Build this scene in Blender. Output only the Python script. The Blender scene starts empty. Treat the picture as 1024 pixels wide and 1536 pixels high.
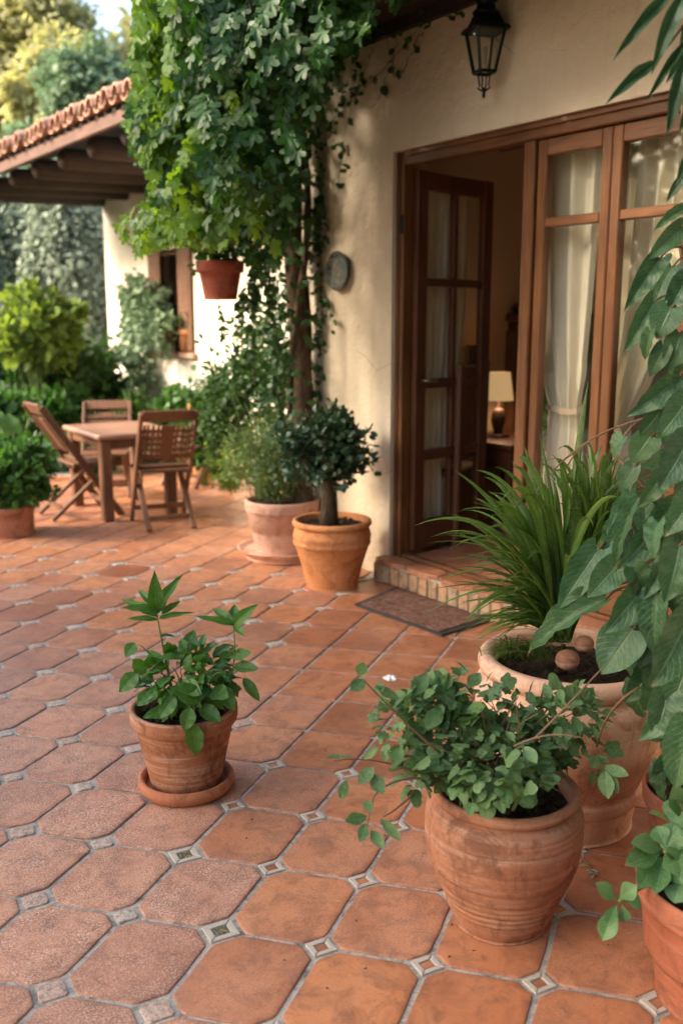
import bpy, math, random
import numpy as np
from mathutils import Vector
random.seed(7); RG = np.random.default_rng(11)
sc = bpy.context.scene
COL = sc.collection
PI = math.pi
# ------------------------------------------------------------------ camera
FPX = 1450.0; HOR = 480.0
TH = math.atan((768 - HOR) / FPX); PSI = math.atan(1043 / math.hypot(FPX, 288))
CAM = np.array([0, 0, 1.5])
CF = np.array([math.sin(PSI), math.cos(PSI), 0.0]); CR = np.array([math.cos(PSI), -math.sin(PSI), 0.0]); CU = np.array([0, 0, 1.0])
def ray(x, y):
    r = (x - 512) / FPX; v = (y - 768) / FPX
    return CR * r + CF * (math.cos(TH) - v * math.sin(TH)) - CU * (math.sin(TH) + v * math.cos(TH))
def G(x, y, z=0.0):
    d = ray(x, y); return CAM + d * ((z - CAM[2]) / d[2])
def W(x, y, X):
    d = ray(x, y); return CAM + d * (X / d[0])
def P(x, y, Z):
    d = ray(x, y); return CAM + d * (Z / (d @ CF))
def pr(p):
    d = np.asarray(p, float) - CAM; a = d @ CF; r = d @ CR; u = d[2]
    zc = a * math.cos(TH) - u * math.sin(TH); yc = a * math.sin(TH) + u * math.cos(TH)
    return 512 + FPX * r / zc, 768 - FPX * yc / zc, zc
def hz(p, y):                       # height above p that shows at row y
    lo, hi = -0.5, 6.0
    for _ in range(50):
        m = (lo + hi) / 2
        if pr((p[0], p[1], m))[1] > y: lo = m
        else: hi = m
    return lo
def rpx(p, w): return w / 2 * pr(p)[2] / FPX

cd = bpy.data.cameras.new('camera'); cam = bpy.data.objects.new('camera', cd); COL.objects.link(cam)
cam.location = CAM; cam.rotation_euler = (PI / 2 - TH, 0, -PSI)
cd.sensor_fit = 'HORIZONTAL'; cd.sensor_width = 24; cd.lens = 24 * FPX / 1024
cd.clip_start = 0.05; cd.clip_end = 600
cd.dof.use_dof = True; cd.dof.focus_distance = 2.75; cd.dof.aperture_fstop = 2.3
sc.camera = cam

# ------------------------------------------------------------------ node helpers
class NT:
    def __init__(s, name):
        s.m = bpy.data.materials.new(name); s.m.use_nodes = True
        s.t = s.m.node_tree; s.t.nodes.clear(); s.out = s.n('ShaderNodeOutputMaterial')
    def n(s, typ, **kw):
        nd = s.t.nodes.new(typ)
        for k, v in kw.items():
            if hasattr(nd, k): setattr(nd, k, v)
        return nd
    def set(s, sock, v):
        if isinstance(v, bpy.types.NodeSocket): s.t.links.new(v, sock)
        elif isinstance(v, (tuple, list)) and len(v) == 3 and sock.type == 'RGBA': sock.default_value = (*v, 1)
        else: sock.default_value = v
    def coord(s, kind='Object'): return s.n('ShaderNodeTexCoord').outputs[kind]
    def mapping(s, vec, scale=(1, 1, 1), rot=(0, 0, 0), loc=(0, 0, 0)):
        m = s.n('ShaderNodeMapping'); s.set(m.inputs['Vector'], vec); m.inputs['Scale'].default_value = scale
        m.inputs['Rotation'].default_value = rot; m.inputs['Location'].default_value = loc
        return m.outputs[0]
    def noise(s, vec, scale, detail=4, rough=.55, dist=0, out=0):
        n = s.n('ShaderNodeTexNoise'); s.set(n.inputs['Vector'], vec)
        n.inputs['Scale'].default_value = scale; n.inputs['Detail'].default_value = detail
        n.inputs['Roughness'].default_value = rough; n.inputs['Distortion'].default_value = dist
        return n.outputs[out]
    def vor(s, vec, scale, out='Distance', feature='F1'):
        n = s.n('ShaderNodeTexVoronoi'); n.feature = feature; s.set(n.inputs['Vector'], vec); n.inputs['Scale'].default_value = scale
        return n.outputs[out]
    def ramp(s, fac, stops, interp='LINEAR'):
        r = s.n('ShaderNodeValToRGB'); s.set(r.inputs[0], fac); e = r.color_ramp.elements; r.color_ramp.interpolation = interp
        while len(e) < len(stops): e.new(0.5)
        for el, (p, c) in zip(e, stops):
            el.position = p; el.color = (*c, 1) if isinstance(c, tuple) else (c, c, c, 1)
        return r.outputs[0]
    def mix(s, fac, a, b, mode='MIX'):
        m = s.n('ShaderNodeMix'); m.data_type = 'RGBA'; m.blend_type = mode
        s.set(m.inputs[0], fac); s.set(m.inputs[6], a); s.set(m.inputs[7], b); return m.outputs[2]
    def math(s, op, a, b=0.0, c=0.0, clamp=False):
        m = s.n('ShaderNodeMath'); m.operation = op; m.use_clamp = clamp
        s.set(m.inputs[0], a); s.set(m.inputs[1], b); s.set(m.inputs[2], c); return m.outputs[0]
    def sep(s, v):
        x = s.n('ShaderNodeSeparateXYZ'); s.set(x.inputs[0], v); return x.outputs
    def attr(s, name):
        a = s.n('ShaderNodeAttribute'); a.attribute_name = name; return a.outputs
    def bump(s, h, strength=.3, dist=.01, normal=None):
        b = s.n('ShaderNodeBump'); s.set(b.inputs['Height'], h); b.inputs['Strength'].default_value = strength; b.inputs['Distance'].default_value = dist
        if normal is not None: s.set(b.inputs['Normal'], normal)
        return b.outputs[0]
    def pbr(s, color, rough=.7, normal=None, spec=.5, metal=0, **kw):
        p = s.n('ShaderNodeBsdfPrincipled'); s.set(p.inputs['Base Color'], color); s.set(p.inputs['Roughness'], rough)
        s.set(p.inputs['Specular IOR Level'], spec); s.set(p.inputs['Metallic'], metal)
        if normal is not None: s.set(p.inputs['Normal'], normal)
        for k, v in kw.items(): s.set(p.inputs[k], v)
        return p.outputs[0]
    def finish(s, shader): s.t.links.new(shader, s.out.inputs['Surface']); return s.m

# ------------------------------------------------------------------ mesh helpers
def link(name, me, mat=None, parent=None):
    o = bpy.data.objects.new(name, me); COL.objects.link(o)
    if mat is not None:
        for m in (mat if isinstance(mat, (list, tuple)) else [mat]): me.materials.append(m)
    if parent is not None: o.parent = parent
    return o
class MB:
    """collects simple shapes into one mesh"""
    def __init__(s): s.v = []; s.f = []; s.sm = []; s.mi = []; s.cur = 0
    def add(s, v, f, smooth=False):
        b = len(s.v); s.v += [tuple(map(float, q)) for q in v]; s.f += [tuple(b + i for i in q) for q in f]
        s.sm += [smooth] * len(f); s.mi += [s.cur] * len(f)
    def box(s, a, b, bev=.0):
        x0, y0, z0 = a; x1, y1, z1 = b
        s.obox(((x0 + x1) / 2, (y0 + y1) / 2, (z0 + z1) / 2), (1, 0, 0), (0, 1, 0), (0, 0, 1), (abs(x1 - x0), abs(y1 - y0), abs(z1 - z0)), bev)
    def obox(s, c, ax, ay, az, size, bev=0.0):
        c = np.array(c, float); A = [np.array(q, float) for q in (ax, ay, az)]; h = [q / 2 for q in size]
        bv = min(bev, min(h) * .9)
        if bv <= 0:
            vs = [c + A[0] * h[0] * i + A[1] * h[1] * j + A[2] * h[2] * k for i in (-1, 1) for j in (-1, 1) for k in (-1, 1)]
            s.add(vs, [(0, 1, 3, 2), (4, 6, 7, 5), (0, 4, 5, 1), (2, 3, 7, 6), (0, 2, 6, 4), (1, 5, 7, 3)]); return
        vs = []; idx = {}
        for i in (-1, 1):
            for j in (-1, 1):
                for k in (-1, 1):
                    for ax_ in range(3):
                        d = [h[q] - (0 if q == ax_ else bv) for q in range(3)]
                        idx[(i, j, k, ax_)] = len(vs); vs.append(c + A[0] * i * d[0] + A[1] * j * d[1] + A[2] * k * d[2])
        F = []
        for ax_ in range(3):
            o1, o2 = [q for q in range(3) if q != ax_]
            for sg in (-1, 1):
                q = []
                for (a, b) in ((-1, -1), (1, -1), (1, 1), (-1, 1)):
                    t = [0, 0, 0]; t[ax_] = sg; t[o1] = a; t[o2] = b; q.append(idx[(*t, ax_)])
                flip = (sg > 0) == (ax_ == 1)
                F.append(tuple(q[::-1]) if flip else tuple(q))
        for a1 in range(3):
            for a2 in range(a1 + 1, 3):
                a3 = 3 - a1 - a2
                for s1 in (-1, 1):
                    for s2 in (-1, 1):
                        def key(s3, ax_):
                            t = [0, 0, 0]; t[a1] = s1; t[a2] = s2; t[a3] = s3; return idx[(*t, ax_)]
                        F.append((key(-1, a1), key(1, a1), key(1, a2), key(-1, a2)))
        for i in (-1, 1):
            for j in (-1, 1):
                for k in (-1, 1): F.append(tuple(idx[(i, j, k, q)] for q in range(3)))
        s.add(vs, F)
    def bar(s, p, q, w, t, up=(0, 0, 1), bev=0.0):
        p = np.array(p, float); q = np.array(q, float); d = q - p; L = np.linalg.norm(d); d /= L
        up = np.array(up, float); x = np.cross(d, up); x /= np.linalg.norm(x); z = np.cross(x, d)
        s.obox((p + q) / 2, x, d, z, (w, L, t), bev)
    def tube(s, pts, rad, seg=8, caps=True):
        pts = [np.array(p, float) for p in pts]; n = len(pts)
        if not hasattr(rad, '__len__'): rad = [rad] * n
        ref = np.array([.3, .2, .93]); rings = []
        for i in range(n):
            t = pts[min(i + 1, n - 1)] - pts[max(i - 1, 0)]; t = t / (np.linalg.norm(t) + 1e-9)
            u = np.cross(t, ref)
            if np.linalg.norm(u) < .1: u = np.cross(t, np.array([1., 0, 0]))
            u /= np.linalg.norm(u); w = np.cross(t, u)
            rings.append([pts[i] + rad[i] * (math.cos(a) * u + math.sin(a) * w) for a in [2 * PI * k / seg for k in range(seg)]])
        vs = [v for r in rings for v in r]; F = []
        for i in range(n - 1):
            for k in range(seg):
                a = i * seg + k; b = i * seg + (k + 1) % seg; F.append((a, b, b + seg, a + seg))
        if caps: F.append(tuple(range(seg))[::-1]); F.append(tuple((n - 1) * seg + k for k in range(seg)))
        s.add(vs, F, True)
    def lathe(s, prof, seg=64, c=(0, 0, 0), wob=0.0, ph=0.0):
        vs = []; n = len(prof)
        for i, (r, z) in enumerate(prof):
            for k in range(seg):
                a = 2 * PI * k / seg
                rr = r * (1 + wob * math.sin(2 * a + ph + z * 6) + wob * .5 * math.sin(5 * a + z * 31 + ph))
                vs.append((c[0] + rr * math.cos(a), c[1] + rr * math.sin(a), c[2] + z))
        F = []
        for i in range(n - 1):
            for k in range(seg):
                a = i * seg + k; b = i * seg + (k + 1) % seg; F.append((a, b, b + seg, a + seg))
        s.add(vs, F, True)
    def build(s, name, mat, parent=None):
        me = bpy.data.meshes.new(name); me.from_pydata(s.v, [], s.f)
        me.polygons.foreach_set('use_smooth', s.sm); o = link(name, me, mat, parent)
        me.polygons.foreach_set('material_index', s.mi); me.update(); return o
def smoothprof(pts, sub=3):
    """Catmull-Rom through profile points"""
    P_ = [np.array(p, float) for p in pts]; out = []
    for i in range(len(P_) - 1):
        p0 = P_[max(i - 1, 0)]; p1 = P_[i]; p2 = P_[i + 1]; p3 = P_[min(i + 2, len(P_) - 1)]
        for k in range(sub):
            t = k / sub
            out.append(tuple(.5 * ((2 * p1) + (-p0 + p2) * t + (2 * p0 - 5 * p1 + 4 * p2 - p3) * t * t + (-p0 + 3 * p1 - 3 * p2 + p3) * t ** 3)))
    out.append(tuple(P_[-1])); return out
def tag(o, label=None, cat=None, group=None, kind=None):
    if label: o['label'] = label
    if cat: o['category'] = cat
    if group: o['group'] = group
    if kind: o['kind'] = kind
    return o
def empty(name, loc, rz=0.0):
    o = bpy.data.objects.new(name, None); COL.objects.link(o); o.location = loc; o.rotation_euler = (0, 0, rz); o.empty_display_size = .1; return o
def under(root, o):                  # parent a mesh built in world coordinates
    o.parent = root; o.matrix_parent_inverse = root.matrix_basis.inverted(); return o
def rebase(root):                    # needs location set through matrix
    bpy.context.view_layer.update()

# ---- leaf templates: (verts, faces, uv)
def grid_leaf(wf, nL=7, nS=2, fold=.25, droop=.25, ripple=.0, back=0.0, k=3):
    V = []; F = []; UV = []; S = [j / nS for j in range(-nS, nS + 1)]
    for i in range(nL + 1):
        t = i / nL
        for s_ in S:
            w = wf(t); x = s_ * w
            y = t - back * (abs(s_) ** 1.5) * (1 - t) ** 3
            z = fold * abs(x) - droop * t * t + ripple * math.sin(t * k * PI + (1.5 if s_ > 0 else 0)) * abs(s_)
            V.append((x, y, z)); UV.append((.5 + .5 * s_, t))
    n = len(S)
    for i in range(nL):
        for j in range(n - 1):
            a = i * n + j; F.append((a, a + 1, a + n + 1, a + n))
    return np.array(V), F, np.array(UV)
def ovate(w=.32, p=.42):
    # widest at t=p
    def f(t):
        if t <= 0 or t >= 1: return .004
        q = math.log(.5) / math.log(p); return w * math.sin(PI * t ** q) ** .85
    return f
def heart(w=.42):
    def f(t):
        if t >= 1: return .003
        return w * (math.sin(PI * (.22 + .78 * t) ** .95) ** .8 if t < .999 else 0) * (1.0 if t > .02 else .75)
    return f
def lobed(lobes=5, depth=.45, n=40, fold=.12, droop=.25, point=1.0):
    V = [(0, .08, 0)]; UV = [(.5, .08)]; F = []
    outl = []
    for i in range(n + 1):
        a = -PI * .86 + 2 * PI * .86 * i / n
        env = .46 + .54 * math.cos(a / 2) ** 1.2
        lb = abs(math.cos(a * lobes / (2 * .86) * .88)) ** point
        r = .62 * env * (1 - depth + depth * lb) + .03 * math.sin(a * 23)
        outl.append((math.sin(a) * r, .32 + math.cos(a) * r))
    for ring in (.5, 1.0):
        for (x, y) in outl:
            xx = x * ring; yy = .08 + (y - .08) * ring
            rr = math.hypot(xx, yy - .3)
            V.append((xx, yy, fold * abs(xx) - droop * rr * rr + (.02 * math.sin(xx * 17 + yy * 9) if ring == 1 else 0))); UV.append((.5 + xx, yy))
    m = len(outl)
    for i in range(m - 1):
        F.append((0, 1 + i + 1, 1 + i)); F.append((1 + i, 1 + i + 1, 1 + m + i + 1, 1 + m + i))
    return np.array(V), F, np.array(UV)
T_OV = grid_leaf(ovate(.30, .42), 6, 1, .35, .22)
T_OV2 = grid_leaf(ovate(.26, .45), 6, 1, .45, .05, .03)
T_OV3 = grid_leaf(ovate(.33, .5), 6, 1, .25, -.15, .03)
T_HI = grid_leaf(ovate(.27, .38), 12, 3, .38, .28, .025, .03, 5)
T_HI2 = grid_leaf(ovate(.30, .42), 12, 3, .28, .12, .03, .02, 6)
T_HEART = grid_leaf(heart(.40), 12, 3, .28, .30, .025, .16, 4)
T_HEART2 = grid_leaf(heart(.36), 12, 3, .40, .14, .03, .14, 5)
T_HEART3 = grid_leaf(heart(.34), 14, 4, .55, .42, .045, .16, 7)
T_OB = grid_leaf(ovate(.36, .66), 10, 3, .22, .18, .015)
T_NARROW2 = grid_leaf(ovate(.2, .4), 5, 1, .4, .3)
T_NARROW = grid_leaf(ovate(.13, .42), 10, 1, .5, .3)
T_SM = grid_leaf(ovate(.32, .5), 3, 1, .3, .15)
T_SM2 = grid_leaf(ovate(.13, .5), 3, 1, .2, .2)
T_VINE = lobed(5, .50, 30, .15, .35)
T_VINE2 = lobed(5, .38, 30, .3, .15)
T_VINE3 = lobed(5, .60, 34, .35, .45)
T_IVY = lobed(5, .30, 26, .22, .25)
T_IVY3 = lobed(5, .42, 30, .30, .3)
T_IVY2 = lobed(3, .34, 22, .12, .45)

def unit(a): return a / (np.linalg.norm(a, axis=-1, keepdims=True) + 1e-9)
def leaves(name, groups, mat, parent=None):
    """groups: list of (template, pos Nx3, dir Nx3, nrm Nx3, length N, widthscale N)"""
    AV = []; AF = []; AL = []; AUV = []; AC = []; base = 0
    for (T, p, d, nn, L, ws) in groups:
        V, F, UV = T; N = len(p)
        if N == 0: continue
        p = np.asarray(p, float); d = unit(np.asarray(d, float)); nn = np.asarray(nn, float)
        L = np.broadcast_to(np.asarray(L, float), (N,)); ws = np.broadcast_to(np.asarray(ws, float), (N,))
        x = unit(np.cross(d, nn)); z = np.cross(x, d)
        vv = p[:, None, :] + L[:, None, None] * (V[None, :, 0, None] * ws[:, None, None] * x[:, None, :] + V[None, :, 1, None] * d[:, None, :] + V[None, :, 2, None] * z[:, None, :])
        AV.append(vv.reshape(-1, 3)); nv = len(V)
        flat = np.concatenate([np.array(f) for f in F]); tot = np.array([len(f) for f in F])
        AF.append((flat[None, :] + (base + np.arange(N) * nv)[:, None]).ravel()); AL.append(np.tile(tot, N))
        AUV.append(np.tile(UV[flat], (N, 1)))
        c = RG.random((N, 3)); AC.append(np.repeat(np.concatenate([c, np.ones((N, 1))], 1), nv, 0)); base += N * nv
    V = np.concatenate(AV); Fi = np.concatenate(AF); Lt = np.concatenate(AL); UVs = np.concatenate(AUV); Cc = np.concatenate(AC)
    me = bpy.data.meshes.new(name); me.vertices.add(len(V)); me.vertices.foreach_set('co', V.ravel())
    me.loops.add(len(Fi)); me.loops.foreach_set('vertex_index', Fi.astype(np.int32))
    me.polygons.add(len(Lt)); st = np.concatenate([[0], np.cumsum(Lt)[:-1]]); me.polygons.foreach_set('loop_start', st.astype(np.int32))
    try: me.polygons.foreach_set('loop_total', Lt.astype(np.int32))
    except Exception: pass
    me.polygons.foreach_set('use_smooth', np.ones(len(Lt), bool))
    uv = me.uv_layers.new(name='UVMap'); uv.data.foreach_set('uv', UVs.ravel())
    ca = me.color_attributes.new('rnd', 'FLOAT_COLOR', 'POINT'); ca.data.foreach_set('color', Cc.ravel())
    me.update(calc_edges=True); me.validate()
    return link(name, me, mat, parent)
def rdir(n): return unit(RG.normal(size=(n, 3)))
# ------------------------------------------------------------------ materials
def leafmat(name, dark, light, vein=None, rough=.42, trans=.25, vari=0.0, varicol=(.3, .42, .2), nv=9, bumpy=.35, yellow=None):
    t = NT(name); c = t.sep(t.attr('rnd')['Color']); uv = t.sep(t.n('ShaderNodeUVMap').outputs[0])
    ob = t.coord('Object')
    n1 = t.noise(ob, 35, 3)
    f = t.math('ADD', t.math('MULTIPLY', c[0], .75), t.math('MULTIPLY', n1, .35), clamp=True)
    col = t.mix(f, dark, light)
    mot = t.noise(ob, 90, 5, .7, .8); col = t.mix(t.math('MULTIPLY', t.ramp(mot, [(.45, 0.), (.62, 1.)]), .45), col, tuple(q * 1.25 + .01 for q in light))
    tip = t.math('MULTIPLY', t.ramp(t.math('ADD', uv[1], t.math('MULTIPLY', t.math('SUBTRACT', mot, .5), .5)), [(.93, 0.), (1.0, 1.)]), t.math('GREATER_THAN', c[1], .72)); col = t.mix(t.math('MULTIPLY', tip, .8), col, (.22, .16, .05))
    if yellow: col = t.mix(t.math('GREATER_THAN', c[1], .93), col, yellow)
    au = t.math('ABSOLUTE', t.math('SUBTRACT', uv[0], .5))
    side = t.math('FRACT', t.math('MULTIPLY', t.math('SUBTRACT', uv[1], t.math('MULTIPLY', au, .7)), nv))
    sv = t.math('SUBTRACT', 1.0, t.math('MULTIPLY', t.math('ABSOLUTE', t.math('SUBTRACT', side, .5)), 7), clamp=True)
    mid = t.math('SUBTRACT', 1.0, t.math('MULTIPLY', au, 28), clamp=True)
    veins = t.math('MAXIMUM', mid, t.math('MULTIPLY', sv, .45))
    if vari > 0:
        st = t.noise(t.mapping(ob, (1, 1, 1)), 60, 4, .7, 1.5)
        m = t.ramp(t.math('ADD', st, t.math('MULTIPLY', c[2], .12)), [(.52, 0.0), (.62, 1.0)])
        col = t.mix(t.math('MULTIPLY', m, t.math('MULTIPLY', t.math('GREATER_THAN', c[1], .3), vari)), col, varicol)
    if vein: col = t.mix(t.math('MULTIPLY', veins, .6), col, vein)
    h = t.math('ADD', t.math('MULTIPLY', veins, -.6), t.math('MULTIPLY', t.noise(ob, 120, 2), .4))
    nrm = t.bump(h, bumpy, .003)
    p = t.pbr(col, t.math('ADD', rough, t.math('MULTIPLY', n1, .15)), nrm, .45)
    tr = t.n('ShaderNodeBsdfTranslucent'); hs = t.n('ShaderNodeHueSaturation'); hs.inputs['Saturation'].default_value = 1.15; hs.inputs['Value'].default_value = 1.6
    t.set(hs.inputs['Color'], col); t.set(tr.inputs[0], t.mix(.35, hs.outputs[0], (.45, .55, .05), 'MIX')) if trans > .3 else t.set(tr.inputs[0], hs.outputs[0])
    mx = t.n('ShaderNodeMixShader'); mx.inputs[0].default_value = trans
    t.set(mx.inputs[1], p); t.set(mx.inputs[2], tr.outputs[0]); return t.finish(mx.outputs[0])

def terracotta(name, base, light, stain=(.16, .07, .04), bloom=.5, rings=0.0, rough=.85, chalk=(.62, .5, .4)):
    t = NT(name); ob = t.coord('Object'); s = t.sep(ob)
    big = t.noise(ob, 5, 5, .6, .4); fine = t.noise(ob, 60, 4, .65); band = t.noise(t.mapping(ob, (1.2, 1.2, 22)), 2.6, 4, .6, .3)
    col = t.mix(t.ramp(big, [(.35, 0.), (.68, 1.)]), base, light)
    col = t.mix(t.math('MULTIPLY', t.ramp(band, [(.50, 0.), (.72, 1.)]), bloom), col, chalk)
    scr = t.noise(t.mapping(ob, (9, 9, 2), (.5, .3, .2)), 7, 6, .75, 2)
    col = t.mix(t.math('MULTIPLY', t.ramp(scr, [(.60, 0.), (.70, 1.)]), bloom * .8), col, chalk)
    col = t.mix(t.math('MULTIPLY', t.ramp(t.noise(ob, 9, 6, .7, .8), [(.50, 0.), (.64, 1.)]), .75), col, stain)
    drip = t.noise(t.mapping(ob, (14, 14, 1.5)), 1.8, 5, .65, .5); col = t.mix(t.math('MULTIPLY', t.ramp(drip, [(.55, 0.), (.68, 1.)]), .35 + bloom * .3), col, stain)
    col = t.mix(t.math('MULTIPLY', t.ramp(fine, [(.3, 1.), (.45, 0.)]), .45), col, stain)
    h = t.math('ADD', t.math('MULTIPLY', fine, .25), t.math('MULTIPLY', t.noise(t.mapping(ob, (.6, .6, 40)), 1.5, 3), rings))
    h = t.math('ADD', h, t.math('MULTIPLY', t.noise(ob, 220, 2), .12))
    return t.finish(t.pbr(col, rough, t.bump(h, .6, .006), .3))

def wood(name, a, b, scale=1.0, rough=.45, axis='Z', coat=0.0):
    t = NT(name); ob = t.coord('Object')
    sc_ = {'Z': (18, 18, 1.2), 'Y': (18, 1.2, 18), 'X': (1.2, 18, 18)}[axis]
    m = t.mapping(ob, tuple(q * scale for q in sc_)); n = t.noise(m, 2.2, 6, .6, 1.2); n2 = t.noise(ob, 3, 3)
    f = t.ramp(n, [(.3, 0.), (.7, 1.)]); col = t.mix(f, a, b)
    col = t.mix(t.math('MULTIPLY', t.ramp(n2, [(.45, 0.), (.75, 1.)]), .4), col, tuple(q * .5 for q in a))
    return t.finish(t.pbr(col, t.math('ADD', rough, t.math('MULTIPLY', n, .2)), t.bump(n, .25, .004), .4, **{'Coat Weight': coat}))

def plain(name, col, rough=.6, metal=0, spec=.5, bs=0.0, bsc=60):
    t = NT(name); ob = t.coord('Object'); n = t.noise(ob, bsc, 4)
    c = t.mix(t.math('MULTIPLY', n, .5), col, tuple(q * .6 for q in col))
    return t.finish(t.pbr(c, rough, t.bump(n, bs, .005) if bs else None, spec, metal))

def plaster(name, base, dark, light):
    t = NT(name); ob = t.coord('Object')
    n = t.noise(ob, 1.1, 6, .62, .5); n2 = t.noise(ob, 14, 5, .6); n3 = t.noise(ob, 90, 3)
    streak = t.noise(t.mapping(ob, (6, 6, .5)), 1.6, 5, .6, .4)
    c = t.mix(t.ramp(n, [(.35, 0.), (.7, 1.)]), base, light)
    c = t.mix(t.math('MULTIPLY', t.ramp(streak, [(.55, 0.), (.8, 1.)]), .5), c, dark)
    z = t.sep(ob)[2]     # splash-back dirt along the foot of the wall
    foot = t.ramp(t.math('ADD', z, t.math('MULTIPLY', n2, .5)), [(.25, 1.), (.55, 0.)])
    c = t.mix(t.math('MULTIPLY', foot, .55), c, (.3, .24, .17))
    h = t.math('ADD', t.math('MULTIPLY', n2, 1.), t.math('MULTIPLY', n3, .25))
    cr = t.vor(t.mapping(t.mix(.08, ob, t.noise(ob, 3, 4, out=1), 'ADD'), (1, 1, .8)), 2.1, feature='DISTANCE_TO_EDGE'); crk = t.math('MULTIPLY', t.ramp(cr, [(.0, 1.), (.006, 0.)]), t.ramp(t.noise(ob, 1.3, 2), [(.5, 0.), (.6, 1.)])); c = t.mix(t.math('MULTIPLY', crk, .55), c, (.2, .14, .09))
    return t.finish(t.pbr(c, .93, t.bump(h, .6, .025), .2))

def mk_tile():
    t = NT('terracotta_tile'); ob = t.coord('Object'); a = t.sep(t.attr('rnd')['Color'])
    big = t.noise(ob, 3.5, 5, .6, .3); med = t.noise(ob, 17, 6, .7, .6); fine = t.noise(ob, 150, 5, .8); grain = t.noise(ob, 190, 4, .85)
    col = t.ramp(a[0], [(0, (.27, .088, .040)), (.3, (.42, .15, .068)), (.65, (.55, .21, .085)), (1, (.35, .115, .048))])
    col = t.mix(t.math('MULTIPLY', t.ramp(big, [(.4, 0.), (.7, 1.)]), .5), col, (.58, .28, .15))
    col = t.mix(t.math('MULTIPLY', a[1], .38), col, (.55, .30, .19))           # paler pink bodies
    col = t.mix(t.math('MULTIPLY', t.ramp(med, [(.50, 0.), (.66, 1.)]), .6), col, (.20, .075, .04))
    cloud = t.noise(ob, 9, 5, .65, .8); col = t.mix(t.math('MULTIPLY', t.ramp(cloud, [(.46, 0.), (.62, 1.)]), .45), col, (.20, .08, .045))
    # pitted, granular faces on the worn tiles
    pits = t.ramp(fine, [(.38, 1.), (.47, 0.)]); salt = t.ramp(grain, [(.50, 0.), (.60, 1.)])
    wear = t.math('MULTIPLY', a[1], t.ramp(t.noise(ob, 8, 4, .6), [(.3, .35), (.6, 1.)]))
    col = t.mix(t.math('MULTIPLY', salt, t.math('MULTIPLY', wear, .8)), col, (.75, .60, .52))
    col = t.mix(t.math('MULTIPLY', pits, t.math('ADD', .25, t.math('MULTIPLY', wear, .6))), col, (.12, .06, .045))
    spots = t.ramp(t.noise(ob, 38, 6, .8, 1.2), [(.61, 0.), (.70, 1.)])
    blot = t.math('MULTIPLY', spots, t.ramp(t.noise(ob, 5.5, 3), [(.44, 0.), (.58, 1.)]))
    col = t.mix(t.math('MULTIPLY', blot, .85), col, (.07, .035, .025))
    edge = a[2]
    col = t.mix(t.math('MULTIPLY', edge, t.math('MULTIPLY', t.ramp(med, [(.35, 0.), (.6, 1.)]), .6)), col, (.20, .09, .06))
    h = t.math('ADD', t.math('MULTIPLY', fine, t.math('ADD', .15, t.math('MULTIPLY', wear, .6))), t.math('MULTIPLY', med, .5))
    h = t.math('ADD', h, t.math('MULTIPLY', big, 1.5))
    rough = t.math('ADD', .29, t.math('ADD', t.math('MULTIPLY', wear, .35), t.math('MULTIPLY', med, .22)))
    return t.finish(t.pbr(col, rough, t.bump(h, .45, .004), .42))
def mk_grout():
    t = NT('grout'); ob = t.coord('Object'); n = t.noise(ob, 26, 6, .7, .5); f = t.noise(ob, 260, 3, .8)
    c = t.mix(t.ramp(n, [(.32, 0.), (.55, 1.)]), (.15, .135, .115), (.50, .445, .375))
    c = t.mix(t.math('MULTIPLY', t.ramp(f, [(.3, 1.), (.5, 0.)]), .5), c, (.08, .075, .06))
    return t.finish(t.pbr(c, .95, t.bump(t.math('ADD', n, t.math('MULTIPLY', f, .5)), .6, .006), .15))
def mk_stone():
    t = NT('cabochon_stone'); ob = t.coord('Object'); a = t.sep(t.attr('rnd')['Color']); n = t.noise(ob, 70, 6, .75, 1.); f = t.noise(ob, 300, 3)
    c = t.mix(a[0], (.50, .43, .36), (.50, .31, .23)); c = t.mix(t.math('MULTIPLY', t.ramp(n, [(.42, 1.), (.54, 0.)]), .8), c, (.16, .12, .10))
    c = t.mix(t.math('MULTIPLY', t.ramp(f, [(.55, 0.), (.7, 1.)]), .4), c, (.7, .65, .58))
    return t.finish(t.pbr(c, .7, t.bump(n, .4, .003), .35))
def mk_orn():
    t = NT('ornate_inset'); ob = t.coord('Object'); n = t.noise(ob, 75, 5, .7, 2.)
    c = t.ramp(n, [(.3, (.03, .03, .02)), (.5, (.10, .085, .04)), (.62, (.45, .36, .2)), (.75, (.12, .1, .06))])
    return t.finish(t.pbr(c, .5, t.bump(n, .5, .003), .4))
def mk_soil():
    t = NT('soil'); ob = t.coord('Object'); n = t.noise(ob, 40, 6, .8, .5)
    c = t.ramp(n, [(.3, (.016, .010, .006)), (.52, (.06, .038, .023)), (.7, (.15, .10, .065))])
    return t.finish(t.pbr(c, .95, t.bump(n, 1., .03), .2))
def mk_ground():
    t = NT('garden_ground'); ob = t.coord('Object'); n = t.noise(ob, 2, 8, .7); n2 = t.noise(ob, 25, 5, .7)
    c = t.mix(t.ramp(n, [(.4, 0.), (.6, 1.)]), (.045, .035, .022), (.045, .06, .02)); c = t.mix(t.math('MULTIPLY', n2, .6), c, (.09, .075, .045))
    return t.finish(t.pbr(c, .95, t.bump(n2, .8, .05), .2))
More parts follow.
